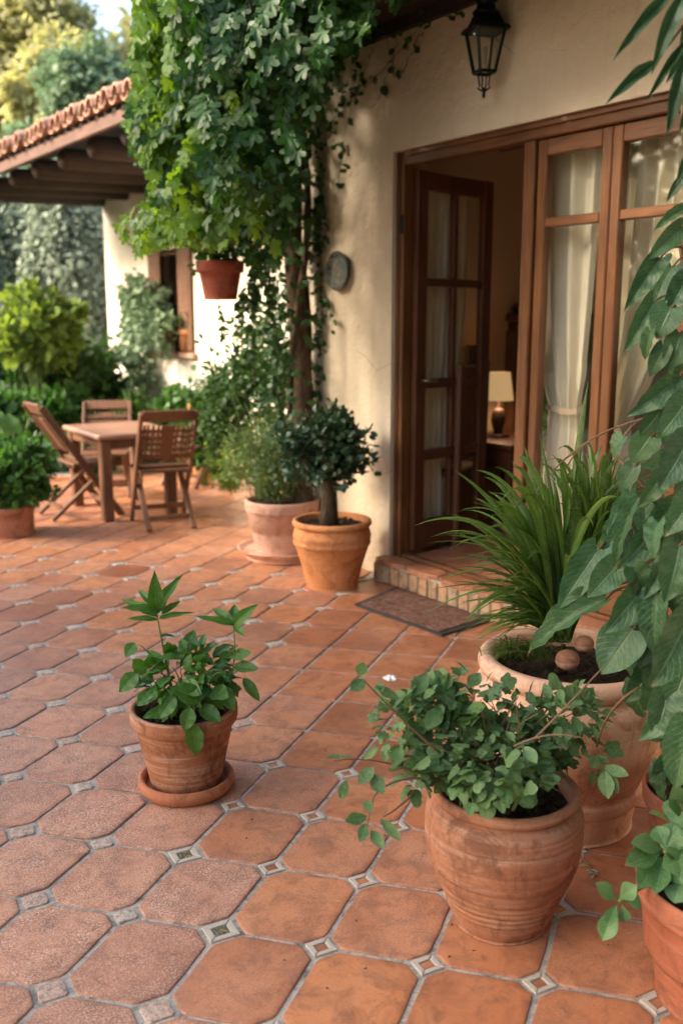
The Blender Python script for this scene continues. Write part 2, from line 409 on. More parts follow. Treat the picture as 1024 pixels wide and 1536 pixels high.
def mk_glass():
    t = NT('window_glass'); tr = t.n('ShaderNodeBsdfTransparent'); tr.inputs[0].default_value = (.93, .95, .93, 1)
    gl = t.n('ShaderNodeBsdfGlossy'); gl.inputs['Roughness'].default_value = .02; gl.inputs[0].default_value = (.9, .95, .92, 1)
    nrm = t.bump(t.noise(t.coord(), 3, 2), .05, .02); t.set(gl.inputs['Normal'], nrm)
    fr = t.n('ShaderNodeFresnel'); ge = t.n('ShaderNodeNewGeometry'); t.set(fr.inputs[0], t.math('SUBTRACT', 1.5, t.math('MULTIPLY', ge.outputs['Backfacing'], 1.5 - 1 / 1.5)))
    mx = t.n('ShaderNodeMixShader'); t.set(mx.inputs[0], t.math('MULTIPLY', fr.outputs[0], 1.3, clamp=True)); t.set(mx.inputs[1], tr.outputs[0]); t.set(mx.inputs[2], gl.outputs[0])
    return t.finish(mx.outputs[0])
def mk_cloth():
    t = NT('curtain_cloth'); ob = t.coord('Object'); n = t.noise(t.mapping(ob, (1, 1, .2)), 14, 5, .6); wv = t.noise(ob, 260, 2)
    c = t.mix(n, (.86, .79, .65), (.76, .68, .54)); p = t.pbr(c, .9, t.bump(t.math('ADD', n, t.math('MULTIPLY', wv, .2)), .3, .01), .1)
    tr = t.n('ShaderNodeBsdfTranslucent'); tr.inputs[0].default_value = (.7, .6, .45, 1); mx = t.n('ShaderNodeMixShader'); mx.inputs[0].default_value = .2
    t.set(mx.inputs[1], p); t.set(mx.inputs[2], tr.outputs[0]); return t.finish(mx.outputs[0])
def mk_bark(name='bark', a=(.035, .022, .014), b=(.13, .09, .06)):
    t = NT(name); ob = t.coord('Object'); n = t.noise(t.mapping(ob, (9, 9, 2)), 4, 6, .7, 1.)
    return t.finish(t.pbr(t.mix(t.ramp(n, [(.35, 0.), (.65, 1.)]), a, b), .9, t.bump(n, .8, .02), .2))
def mk_mat():
    t = NT('mat_pile'); ob = t.coord('Object'); n = t.noise(ob, 28, 6, .8, 1.); f = t.noise(ob, 160, 3)
    c = t.ramp(n, [(.35, (.07, .035, .028)), (.5, (.22, .10, .07)), (.65, (.34, .22, .17))]); c = t.mix(t.math('MULTIPLY', f, .5), c, (.05, .04, .035))
    return t.finish(t.pbr(c, 1., t.bump(f, .7, .01), .1))
def mk_brick():
    t = NT('step_brick'); ob = t.coord('Object'); a = t.sep(t.attr('rnd')['Color']); n = t.noise(ob, 22, 6, .7)
    c = t.mix(a[0], (.36, .26, .17), (.42, .23, .13)); c = t.mix(t.math('MULTIPLY', t.ramp(n, [(.45, 0.), (.65, 1.)]), .7), c, (.12, .085, .06))
    return t.finish(t.pbr(c, .9, t.bump(n, .7, .01), .2))
def mk_plate():
    t = NT('painted_plate'); ob = t.coord('Object'); s = t.sep(ob); r = t.math('MULTIPLY', t.math('SQRT', t.math('ADD', t.math('POWER', s[1], 2), t.math('POWER', s[2], 2))), 9)
    n = t.noise(ob, 42, 4, .6, 1.5); b = t.ramp(r, [(.0, (.10, .08, .06)), (.45, (.04, .05, .05)), (.62, (.12, .11, .09)), (.8, (.014, .018, .018)), (1, (.02, .025, .022))])
    c = t.mix(t.ramp(n, [(.5, 0.), (.58, 1.)]), b, (.15, .11, .08)); c = t.mix(t.ramp(t.noise(ob, 30, 4, .6, 1.), [(.42, 1.), (.5, 0.)]), c, (.05, .08, .075))
    return t.finish(t.pbr(c, .75, t.bump(n, .4, .004), .2))
def mk_emit(name, col, st):
    t = NT(name); e = t.n('ShaderNodeEmission'); e.inputs[0].default_value = (*col, 1); e.inputs[1].default_value = st
    p = t.pbr(col, .8); ad = t.n('ShaderNodeAddShader'); t.set(ad.inputs[0], e.outputs[0]); t.set(ad.inputs[1], p); return t.finish(ad.outputs[0])
M = dict(frame=plain('cabochon_frame', (.50, .43, .35), .7, bs=.3, bsc=120),

    tile=mk_tile(), grout=mk_grout(), stone=mk_stone(), orn=mk_orn(), soil=mk_soil(), ground=mk_ground(), glass=mk_glass(), cloth=mk_cloth(),
    bark=mk_bark(), stem=plain('green_stem', (.10, .16, .04), .6), rstem=plain('red_stem', (.16, .09, .045), .6), vinewood=mk_bark('vine_wood', (.05, .032, .02), (.16, .11, .07)),
    mat=mk_mat(), brick=mk_brick(), plate=mk_plate(), rubber=plain('rubber_edge', (.03, .03, .03), .7, bs=.3),
    wall=plaster('house_plaster', (.60, .49, .355), (.45, .35, .235), (.68, .575, .44)), wwall=plaster('wing_plaster', (.78, .68, .55), (.68, .56, .42), (.84, .77, .66)),
    inwall=plain('room_plaster', (.55, .42, .29), .9), ceil=plain('room_ceiling', (.62, .5, .36), .9),
    wood=wood('stained_wood', (.085, .028, .009), (.185, .072, .022), rough=.36, coat=.15), woody=wood('stained_wood_rail', (.085, .028, .009), (.185, .072, .022), rough=.36, axis='Y', coat=.15),
    dwood=wood('dark_door_wood', (.070, .024, .011), (.14, .050, .022), rough=.35, coat=.15), chair=wood('teak', (.10, .043, .021), (.21, .098, .050), 1.6, .5), teakx=wood('teak_top', (.30, .15, .10), (.44, .24, .165), 1.0, .38, 'X', .3),
    beam=wood('dark_beam', (.022, .014, .010), (.06, .038, .026), 1, .7, 'X'), fascia=wood('fascia', (.09, .045, .03), (.17, .085, .06), 1, .6, 'Y'),
    black=plain('black_iron', (.012, .013, .012), .45, .6, bs=.2), rooft=terracotta('roof_tile_clay', (.42, .21, .14), (.56, .36, .26), (.13, .08, .06), .4),
    potA=terracotta('weathered_clay', (.28, .105, .05), (.36, .15, .078), (.10, .037, .02), .55, .3),
    potA2=terracotta('saucer_clay', (.36, .125, .06), (.42, .16, .08), (.2, .07, .035), .12),
    barrel=terracotta('banded_clay', (.29, .115, .062), (.38, .175, .105), (.12, .05, .03), .5, .5, chalk=(.55, .38, .28)),
    urn=terracotta('pale_urn_clay', (.60, .35, .24), (.68, .44, .32), (.36, .16, .09), .25, .2, .6, (.78, .62, .5)),
    orange=terracotta('orange_clay', (.50, .19, .065), (.58, .25, .10), (.30, .10, .04), .22, .1), pink=terracotta('pink_clay', (.48, .27, .20), (.56, .34, .26), (.3, .16, .11), .4, .1),
    red=terracotta('red_clay', (.32, .075, .045), (.38, .10, .06), (.2, .05, .03), .08, .1, .7), dred=terracotta('dark_red_clay', (.28, .085, .045), (.36, .12, .065), (.14, .05, .03), .15, .2, .65),
    planter=terracotta('planter_clay', (.40, .16, .09), (.46, .2, .12), (.2, .08, .05), .15),
    vine=leafmat('vine_leaf', (0.01173, 0.04399, 0.008797), (0.04692, 0.1221, 0.01955), (.07, .15, .04), .40, .28, bumpy=.2), vine_sunlit=leafmat('sunlit_vine_leaf', (.05, .13, .012), (.15, .28, .03), (.16, .3, .06), .45, .45, bumpy=.2),  # vine leaf darkened for missing self-shade; second tint paled for backlight
    ivy=leafmat('ivy_leaf', (0.0162, 0.0495, 0.0126), (0.045, 0.108, 0.027), (.09, .16, .05), .4, .2, bumpy=.2),
    plantA=leafmat('glossy_leaf', (0.02821, 0.09269, 0.01209), (0.07254, 0.1773, 0.02821), (.16, .30, .07), .33, .25),
    ger=leafmat('soft_leaf', (0.0293, 0.07952, 0.02344), (0.1088, 0.2009, 0.06277), (.16, .26, .12), .5, .22, .35, (.20, .28, .13)),
    big=leafmat('variegated_leaf', (0.01768, 0.05481, 0.02298), (0.05304, 0.1193, 0.04597), (.17, .27, .12), .34, .20, .22, (.12, .22, .08), 9, .7),
    darkl=leafmat('dark_long_leaf', (.010, .032, .012), (.022, .06, .02), (.04, .085, .03), .35, .2),
    ob=leafmat('fleshy_leaf', (0.04125, 0.1155, 0.03713), (0.1073, 0.2063, 0.066), (.20, .33, .14), .35, .2),
    grass=leafmat('strap_leaf', (0.01485, 0.04538, 0.00825), (0.099, 0.1815, 0.02888), (.26, .34, .12), .38, .25, nv=1, bumpy=.1),
    bons=leafmat('dark_glossy_leaf', (.018, .045, .020), (.045, .09, .04), None, .28, .12), herb=leafmat('herb_leaf', (0.048, 0.096, 0.032), (0.128, 0.2, 0.064), None, .55, .3, yellow=(.4, .38, .1)),
    lime=leafmat('lime_leaf', (.07, .12, .02), (.17, .25, .06), None, .5, .4), mid=leafmat('garden_leaf', (0.02, 0.056, 0.0144), (0.064, 0.136, 0.032), None, .5, .3),
    green2=leafmat('lush_leaf', (0.0225, 0.075, 0.015), (0.075, 0.1725, 0.0375), None, .4, .3), grey=leafmat('greygreen_leaf', (.17, .21, .15), (.34, .39, .30), None, .65, .3),  # grey-green leaf kept extra pale in place of haze over the far trees
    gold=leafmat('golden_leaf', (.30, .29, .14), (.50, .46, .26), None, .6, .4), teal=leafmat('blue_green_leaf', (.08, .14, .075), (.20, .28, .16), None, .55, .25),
    white=plain('white_petal', (.85, .85, .82), .6), yellow=plain('yellow_petal', (.55, .48, .08), .6), ball=terracotta('clay_ball', (.20, .085, .05), (.30, .145, .09), (.09, .045, .03), .5),
    shade=mk_emit('lamp_shade', (.80, .50, .22), .16), brass=plain('dull_metal', (.35, .3, .22), .4, .8), pots=plain('lamp_base', (.06, .035, .025), .5),
)
# ------------------------------------------------------------------ ground & patio
XW = 3.43                      # street face of the main wall
WX = 5.0                       # face of the far wing wall
g = MB(); g.add([(-300, -300, -.03), (300, -300, -.03), (300, 300, -.03), (-300, 300, -.03)], [(0, 1, 2, 3)])
tag(g.build('ground', M['ground']), kind='structure')

O0 = np.array([-2.82340919, 2.14826732]); 
def refit():
    pts = {(180,1370):(0,0),(325,1388):(1,0),(481,1414):(2,0),(641,1454):(3,0),(820,1480):(4,0),(268,1281):(0,1),(403,1300):(1,1),(545,1322):(2,1),(857,1357):(4,1),(466,1222):(1,2),(62,1493):(0,-1),(152,1262):(-1,1),(38,1245):(-2,1),(127,1180):(-2,2),(30,1165):(-3,2),(203,1124):(-2,3),(114,1109):(-3,3),(175,1063):(-3,4),(412,1146):(0,3),(449,1096):(0,4),(498,1051):(0,5)}
    A = np.array([[1, i, j] for i, j in pts.values()], float); B = np.array([G(*k)[:2] for k in pts]); return np.linalg.lstsq(A, B, rcond=None)[0]
O0, EA, EB = refit()
def lat(i, j): return O0 + EA * i + EB * j
def kindof(i, j):
    s_ = i + j
    if i <= -2: return 'stone' if j <= 11 + (i % 2) else None
    if s_ <= 0: return 'stone'
    if (i, j) in ((0, 1), (1, 0)): return 'orn'
    if (i, j) in ((1, -1), (-1, 2)): return 'stone'
    if i == -1: return 'stone' if j < 5 else None
    return 'ring' if j <= 3 - (i > 4) else None
def cut(i, j):
    k = kindof(i, j)
    h = ((i * 7919 + j * 104729) % 100) / 100
    return {'stone': .041 + .010 * h, 'orn': .054, 'ring': .041, None: .003}[k]
def patio_ok(c):
    x, y = c
    return -3.2 < x < (XW - .13 if 2 < y < 4.5 else XW + .02 if y < 5.3 else WX - .1) and .4 < y < (9.3 if x < 3.3 else 9.6)
def chaikin(p, n=1, w=.22):
    for _ in range(n):
        q = []
        for k in range(len(p)):
            a = p[k]; b = p[(k + 1) % len(p)]; q += [a * (1 - w) + b * w, a * w + b * (1 - w)]
        p = q
    return p
TV = []; TF = []; TC = []; TM = []
def slab(poly, ztop, zb, cr, mi, bev=.006, curve=.0015):
    """a worn slab with rounded arris; poly is a list of 2-D points (counter clockwise)"""
    c = sum(poly) / len(poly); n = len(poly); b0 = len(TV)
    rings = [(0.0, zb, 1), (0.0, ztop - bev * .9, 1), (bev * .35, ztop - bev * .3, .9), (bev * 1.1, ztop - curve * .5, .6), (bev * 3.2, ztop, 0.)]
    for ins, z, e in rings:
        for p in poly:
            d = c - p; L = np.linalg.norm(d); q = p + d / L * min(ins, L * .5)
            TV.append((q[0], q[1], z)); TC.append((cr[0], cr[1], e, 1))
    for r in range(len(rings) - 1):
        for k in range(n):
            a = b0 + r * n + k; b = b0 + r * n + (k + 1) % n; TF.append((a, b, b + n, a + n)); TM.append(mi)
    TF.append(tuple(b0 + (len(rings) - 1) * n + k for k in range(n))); TM.append(mi)
GAP = .0068
rs = random.Random(5)
for i in range(-26, 40):
    for j in range(-14, 44):
        ctr = lat(i + .5, j + .5)
        if not patio_ok(ctr): continue
        sx, sy, zc = pr((ctr[0], ctr[1], 0))
        if zc < -.8: continue
        cs = [(i, j), (i + 1, j), (i + 1, j + 1), (i, j + 1)]; pts = []
        nb = [(0, 0), (1, 0), (1, 1), (0, 1)]
        for k in range(4):
            a, b = cs[k]; P0 = lat(a, b); Pp = lat(*cs[(k - 1) % 4]); Pn = lat(*cs[(k + 1) % 4]); cc = cut(a, b) + rs.uniform(-.003, .003)
            dp = unit(Pp - P0); dn = unit(Pn - P0); inn = (dp + dn) * GAP
            pts.append(P0 + inn + dp * cc); pts.append(P0 + inn + dn * cc)
        big_ = max(cut(*q) for q in cs) > .055
        # slight belly so the sides are not ruled lines
        q = []
        for k in range(8):
            a = pts[k]; b = pts[(k + 1) % 8]; q.append(a)
            if k % 2 == 1:
                nrm = np.array([(b - a)[1], -(b - a)[0]]); q.append((a + b) / 2 + unit(nrm) * rs.uniform(-.0005, .0025))
                q.append(a * .25 + b * .75 + rs.uniform(-.0012, .0012)); q[-1], q[-2] = q[-2], q[-1]; q[-2], q[-1] = q[-1], q[-2]
        ar = sum(q[k][0] * q[(k + 1) % len(q)][1] - q[(k + 1) % len(q)][0] * q[k][1] for k in range(len(q)))
        if ar < 0: q = q[::-1]
        q = chaikin(q, 2 if big_ else 1, .10 if big_ else .08); q = [p + np.array([rs.uniform(-.0007, .0007), rs.uniform(-.0007, .0007)]) for p in q]
        fl = max(0, min(1, (1.0 - (i + j * .35 + .8) * .42))) * max(.25, min(1, 1.3 - j * .16)) if i < 6 else 0
        worn = max(0., min(1., fl + rs.uniform(-.25, .2)))
        if (i, j) == (0, 0) or (i, j) == (-1, 0): worn = .9
        if (i, j) in ((1, 1), (2, 0), (2, 1)): worn = max(worn, .3)
        slab(q, rs.uniform(-.0015, .0015), -.02, (rs.random(), worn), 0)
        k = kindof(i, j)
for i in range(-26, 40):
    for j in range(-14, 44):
        c0 = lat(i, j)
        if not patio_ok(c0): continue
        sx, sy, zc = pr((c0[0], c0[1], 0))
        if zc < -.8: continue
        k = kindof(i, j)
        if not k: continue
        cc = cut(i, j); u = unit(EA); v = unit(EB); r0 = cc * .86 + GAP * .2
        def dia(r, a=0.): return [c0 + q * r for q in (-u, -v, u, v)]
        def oriented(p):
            ar = sum(p[k_][0] * p[(k_ + 1) % len(p)][1] - p[(k_ + 1) % len(p)][0] * p[k_][1] for k_ in range(len(p)))
            return p if ar > 0 else p[::-1]
        rn = (rs.random(), rs.random())
        if k == 'stone': slab(chaikin(w=.12, p=oriented([p + np.array([rs.uniform(-.003, .003), rs.uniform(-.003, .003)]) for p in dia(r0)])), -.0005, -.02, (rs.random(), 1), 2, .004)
        else:
            outer = oriented(dia(r0 + .004)); inner = oriented(dia(r0 * .58))
            for q_ in range(4):      # four bars of the pale frame
                a, b = outer[q_], outer[(q_ + 1) % 4]; c_, d_ = inner[(q_ + 1) % 4], inner[q_]
                m_ = (a + b + c_ + d_) / 4; slab([m_ + (p - m_) * .95 for p in (a, b, c_, d_)], -.001, -.02, rn, 4, .0018)
            slab([c0 + (p - c0) * .88 for p in inner], -.003, -.02, (rs.random(), .1), 3 if k == 'orn' else 0, .002)
me = bpy.data.meshes.new('patio'); b = len(TV)
gx0, gx1 = -3.4, 5.1
TV += [(gx0, .2, -.0065), (gx1, .2, -.0065), (gx1, 9.5, -.0065), (gx0, 9.5, -.0065)]; TC += [(0, 0, 0, 1)] * 4; TF.append((b, b + 1, b + 2, b + 3)); TM.append(1)
me.from_pydata(TV, [], TF); me.polygons.foreach_set('material_index', TM)
ca = me.color_attributes.new('rnd', 'FLOAT_COLOR', 'POINT'); ca.data.foreach_set('color', np.array(TC, float).ravel())
tag(link('patio', me, [M['tile'], M['grout'], M['stone'], M['orn'], M['frame']]), kind='structure')

# ------------------------------------------------------------------ main house
Y1, Y0 = 4.375, 1.70; ZS = .13; ZT = 2.40           # opening: far jamb, near jamb, sill, head
YC = 5.32                                             # far corner of the house
house = empty('house', (XW, YC, 0)); tag(house, 'beige plastered house with wooden glazed doors and brick step', 'house')
bpy.context.view_layer.update()
def part(mb, name, mat, root, lab=None):
    o = mb.build(name, mat); under(root, o)
    if lab: o['label'] = lab
    return o
w = MB(); TKW = .24
w.box((XW, Y1, 0), (XW + TKW, YC, 3.10)); w.box((XW, -3, ZT), (XW + TKW, Y1, 3.10)); w.box((XW, -3, 0), (XW + TKW, Y0, ZT))
w.box((XW + TKW, YC - .24, 0), (8.6, YC, 3.10))
part(w, 'wall', M['wall'], house)
w = MB(); w.box((XW + TKW + .001, Y0 - 2.2, 0), (XW + TKW + .02, Y0, 2.8)); w.box((XW + TKW + .001, Y1, ZS), (XW + TKW + .02, 5.05, 2.8)); w.box((XW + TKW + .001, Y0, ZT + .1), (XW + TKW + .02, Y1, 2.8))
w.box((7.2, -.6, ZS), (7.3, 5.08, 2.8)); w.box((XW + TKW + .02, 5.05, ZS), (7.2, 5.07, 2.8)); w.box((XW + TKW + .02, -.6, ZS), (7.2, -.58, 2.8))
part(w, 'room_wall', M['inwall'], house)
w = MB(); w.box((XW + TKW, -.58, 2.8), (7.25, 5.07, 2.86)); part(w, 'ceiling', M['ceil'], house)
YE = 5.05
w = MB(); w.box((XW - 1.0, -3, 3.06), (XW + .1, YE, 3.12)); w.box((XW + .101, -3, 3.06), (8.8, YC + .1, 3.12)); part(w, 'soffit', M['beam'], house)
w = MB(); w.box((XW - 1.04, -3, 3.0), (XW - 1.001, YE, 3.22)); part(w, 'fascia', M['beam'], house)
w = MB(); w.box((XW - .035, -3, 2.99), (XW, YC + .02, 3.056)); part(w, 'eave_beam', M['beam'], house)
w = MB(); w.box((XW - 1.08, -3, 3.23), (8.8, YE + .02, 3.30)); part(w, 'roof', M['rooft'], house)
# interior floor (tiles) and step
fl = MB(); fl.box((XW + .02, -.55, -.01), (7.2, 5.05, ZS - .012)); part(fl, 'floor_screed', M['grout'], house)
def tiled(name, x0, x1, y0, y1, z, s, root, mat, gap=.006, th=.02, jit=.0006):
    global TV, TF, TC, TM
    TV, TF, TC, TM = [], [], [], []
    nx = max(1, round((x1 - x0) / s[0])); ny = max(1, round((y1 - y0) / s[1])); dx = (x1 - x0) / nx; dy = (y1 - y0) / ny
    for a in range(nx):
        for b_ in range(ny):
            X0 = x0 + a * dx + gap / 2; Y_0 = y0 + b_ * dy + gap / 2; X1 = X0 + dx - gap; Y_1 = Y_0 + dy - gap
            q = chaikin([np.array(p) for p in ((X0, Y_0), (X1, Y_0), (X1, Y_1), (X0, Y_1))], 1)
            q = [p + np.array([rs.uniform(-jit, jit), rs.uniform(-jit, jit)]) for p in q]
            slab(q, z + rs.uniform(-.001, .001), z - th, (rs.random(), rs.uniform(0, .25)), 0, .004)
    me = bpy.data.meshes.new(name); me.from_pydata(TV, [], TF)
    ca = me.color_attributes.new('rnd', 'FLOAT_COLOR', 'POINT'); ca.data.foreach_set('color', np.array(TC, float).ravel())
    o = link(name, me, mat); under(root, o); return o
def squarer(o): return o
tiled('floor_tiles', XW + .115, 7.15, .9, 4.95, ZS, (.3, .3), house, M['tile'])
st = MB(); st.box((XW - .085, Y0 - .1, -.01), (XW + .02, Y1 + .03, ZS - .022)); part(st, 'step', M['grout'], house)
tiled('step_tread', XW - .105, XW + .04, Y0 - .1, Y1 + .04, ZS + .004, (.145, .27), house, M['tile'], .012, .026)
# brick riser
TV, TF, TC, TM = [], [], [], []
bmv = MB(); n = 34; dy = (Y1 + .03 - Y0 + .1) / n; vv = []; cols = []
for k in range(n):
    ya = Y0 - .1 + k * dy + .005; yb = ya + dy - .009; r = rs.random(); k0 = len(bmv.v)
    bmv.box((XW - .100 + rs.uniform(-.004, .003), ya, .004), (XW - .080, yb, ZS - .028), .006); cols += [(r, r, r, 1)] * (len(bmv.v) - k0)
o = part(bmv, 'brick_riser', M['brick'], house); ca = o.data.color_attributes.new('rnd', 'FLOAT_COLOR', 'POINT'); ca.data.foreach_set('color', np.array(cols, float).ravel())

# outer timber frame
FX0, FX1 = XW + .035, XW + .105
def one(name, mat, *boxes, lab=None):
    f = MB()
    for (p, q, bv) in boxes: f.box(p, q, bv)
    return part(f, name, M[mat], house, lab)
one('door_jamb', 'wood', ((FX0, Y1 - .055, ZS - .02), (FX1, Y1, ZT), .006)); one('door_bead', 'wood', ((FX0 - .010, Y1 - .024, ZS - .02), (FX0 - .001, Y1 - .002, ZT), .002)); one('door_jamb', 'wood', ((FX0, Y0, ZS - .02), (FX1, Y0 + .075, ZT), .006))
one('mullion', 'wood', ((FX0 - .004, 3.35, ZS), (FX1 + .003, 3.42, ZT - .078), .006))
one('lintel', 'woody', ((FX0, Y0 + .076, ZT - .075), (FX1, Y1 - .056, ZT - .002), .006)); one('head_moulding', 'woody', ((FX0 - .03, Y0 - .02, ZT + .002), (FX0 + .03, Y1, ZT + .03), .006)); one('lintel_bead', 'woody', ((FX0 - .014, Y0 + .08, ZT - .028), (FX0 - .001, Y1 - .08, ZT - .004), .002))
one('threshold', 'woody', ((FX0 + .01, Y0 + .08, ZS - .006), (FX1 - .01, Y1 - .06, ZS + .022), .005))
# three fixed sashes towards the camera
def sash(ya, yb, sw=.055):
    """ya > yb ; the sash stands between"""
    x0, x1 = FX0 + .016, FX0 + .066; f = MB(); zt = ZT - .08; zb = ZS + .026
    o = one('window_sash', 'wood', ((x0, yb, zb), (x1, yb + sw, zt), .006)); f = MB(); f.box((x0, ya - sw, zb), (x1, ya, zt), .006); q = f.build('stile', M['wood']); q.parent = o
    a, b_ = yb + sw + .001, ya - sw - .001
    for (z0, z1) in ((zt - .075, zt - .001), (zb + .001, zb + .17), (1.925, 1.968)):
        h = MB(); h.box((x0 + .001, a, z0), (x1 - .001, b_, z1), .005); q = h.build('rail', M['woody']); q.parent = o
    gl = MB(); xm = (x0 + x1) / 2
    gl.add([(xm, a, zb + .1), (xm, b_, zb + .1), (xm, b_, zt - .02), (xm, a, zt - .02)], [(0, 1, 2, 3)])
    q = gl.build('pane', M['glass']); q.parent = o
bpy.context.view_layer.update()
sash(3.347, 2.915); sash(2.912, 2.485); sash(2.482, 2.06); 
# open door leaf, swung into the room
hx, hy = FX1 + .006, Y1 - .062
dd = np.array([.984, .177, 0]); dd /= np.linalg.norm(dd); dn = np.array([-dd[1], dd[0], 0]); LW = .70; zb, zt = ZS + .03, ZT - .09
def dl(u, z, off=0.0): return np.array([hx, hy, 0]) + dd * u + dn * off + np.array([0, 0, z])
def dbox(mb, u0, u1, z0, z1, th=.045, off=0.): mb.obox(dl((u0 + u1) / 2, (z0 + z1) / 2, off), dd, dn, (0, 0, 1), (u1 - u0, th, z1 - z0), .006)
H_ = zt - zb; leaf = MB(); dbox(leaf, 0, .09, zb, zt); dbox(leaf, LW - .09, LW, zb, zt)
lf = part(leaf, 'french_door', M['dwood'], house); rails = MB()
for (z0, z1) in ((zt - .10, zt - .002), (zt - .62, zt - .575), (zt - 1.20, zt - 1.145), (zt - 1.62, zt - 1.56), (zb + .002, zb + .17)): dbox(rails, .091, LW - .091, z0, z1, .042)
for (z0, z1) in ((zt - .574, zt - .101), (zt - 1.144, zt - .621), (zt - 1.559, zt - 1.201), (zb + .171, zt - 1.621)): dbox(rails, LW / 2 - .02, LW / 2 + .02, z0, z1, .036)
def sub(mb, name, mat, par):
    q = mb.build(name, mat); q.parent = par; return q
sub(rails, 'glazing_bar', M['dwood'], lf)
gl = MB(); gl.add([dl(.09, zb + .1), dl(LW - .09, zb + .1), dl(LW - .09, zt - .05), dl(.09, zt - .05)], [(0, 1, 2, 3)]); sub(gl, 'pane', M['glass'], lf)
hd = MB(); hp = dl(.05, 1.12, .03); hd.obox(dl(.05, 1.12, .026), dd, dn, (0, 0, 1), (.03, .006, .17), .002); hd.tube([dl(.05, 1.16, .028), dl(.05, 1.16, .065), dl(.13, 1.155, .07)], .008); hd.obox(dl(.05, 1.50, .026), dd, dn, (0, 0, 1), (.025, .01, .07), .002)
sub(hd, 'handle', M['brass'], lf); hd = MB(); hd.tube([dl(.05, 1.16, -.028), dl(.05, 1.16, -.065), dl(.13, 1.155, -.07)], .008); sub(hd, 'handle', M['brass'], lf)
hg = MB(); hg.box((FX0 - .012, Y1 - .055, 1.97), (FX0 + .0, Y1 - .035, 2.07), .003); sub(hg, 'hinge', M['black'], lf)

# curtains
def curtain(name, ytop, ytie, ybot, zs, X, label, nf=7, amp=.028, ph=0., tie=True, frame=None):
    """ytop=(y0,y1) etc; zs=(top, tie, bottom)"""
    nu, nv = 120, 70; V = []; F = []
    for j in range(nv + 1):
        t = j / nv; z = zs[0] + (zs[2] - zs[0]) * t; tt = (zs[0] - zs[1]) / (zs[0] - zs[2])
        if t < tt:
            q = t / tt; q2 = q ** 2.4 * (.6 + .4 * q); a0 = ytop[0] + (ytie[0] - ytop[0]) * q2; a1 = ytop[1] + (ytie[1] - ytop[1]) * (q ** 2.0); k = 1 - .3 * q
        else:
            q = (t - tt) / (1 - tt); q2 = math.sin(q * PI / 2); a0 = ytie[0] + (ybot[0] - ytie[0]) * q2; a1 = ytie[1] + (ybot[1] - ytie[1]) * q2; k = .65 + .4 * q
        for i in range(nu + 1):
            u = i / nu; uu = u + .012 * math.sin(u * 31 + ph) + .01 * math.sin(t * 5 + u * 9)
            a = uu * nf * 2 * PI + ph + .5 * math.sin(t * 3 + u * 4)
            dx = amp * k * (math.sin(a) + .35 * math.sin(2.3 * a + 1)) + .006 * math.sin(t * 40 + u * 20) * (abs(t - tt) < .1)
            V.append((X + dx, a0 + (a1 - a0) * u + .006 * math.cos(a), z))
    for j in range(nv):
        for i in range(nu):
            a = j * (nu + 1) + i; F.append((a, a + 1, a + nu + 2, a + nu + 1))
    if frame: V = [tuple(np.array([frame[0][0], frame[0][1], 0]) + frame[1] * v[1] + frame[2] * (v[0] - X) + np.array([0, 0, v[2]])) for v in V]
    m = MB(); m.add(V, F, True); root = empty(name, (V[-1][0], V[-1][1], zs[2])); tag(root, label, 'curtain', 'curtains at the glazed doors'); bpy.context.view_layer.update()
    part(m, 'drape', M['cloth'], root)
    if tie:
        tb = MB(); tb.v = []; yc = (ytie[0] + ytie[1]) / 2; hw = abs(ytie[0] - ytie[1]) / 2 + .02
        nk = 28; V = [(X + .042 * math.cos(a), yc + (hw - .012) * math.sin(a), zs[1] + dz + .012 * math.cos(a) + .006 * math.sin(3 * a)) for dz in (-.014, -.008, .008, .014) for a in [k * 2 * PI / nk for k in range(nk)]]
        tb.add(V, [(r_ * nk + k, r_ * nk + (k + 1) % nk, (r_ + 1) * nk + (k + 1) % nk, (r_ + 1) * nk + k) for r_ in range(3) for k in range(nk)], True)
        part(tb, 'tie_band', M['inwall'], root)
XC = XW + .20
def cy(px, y=300, X=None): return W(px, y, X or XC)[1]
curtain('curtain', (cy(786), cy(903)), (cy(834), cy(888)), (cy(824), cy(898)), (2.34, 1.08, .16), XC, 'pale curtain tied back with a band behind the first pane right of the doorway', 4, .030, .3)
curtain('curtain', (cy(918), cy(1062)), (cy(912), cy(952)), (cy(906), cy(964)), (2.34, 1.02, .16), XC + .03, 'pale curtain sweeping down to the left behind the second pane', 5, .036, 1.4)
curtain('curtain', (.12, .60), (.13, .52), (.12, .56), (2.30, 1.0, .2), 0, 'narrow pale curtain hanging on the back of the open door leaf', 5, .018, 2., False, (dl(0, 0, .075), dd, dn))
rod = MB(); rod.tube([(XC, 1.8, 2.345), (XC, 3.75, 2.345)], .012); o = rod.build('curtain_rod', M['dwood']); tag(o, 'dark rod carrying the curtains above the fixed panes', 'curtain rod')
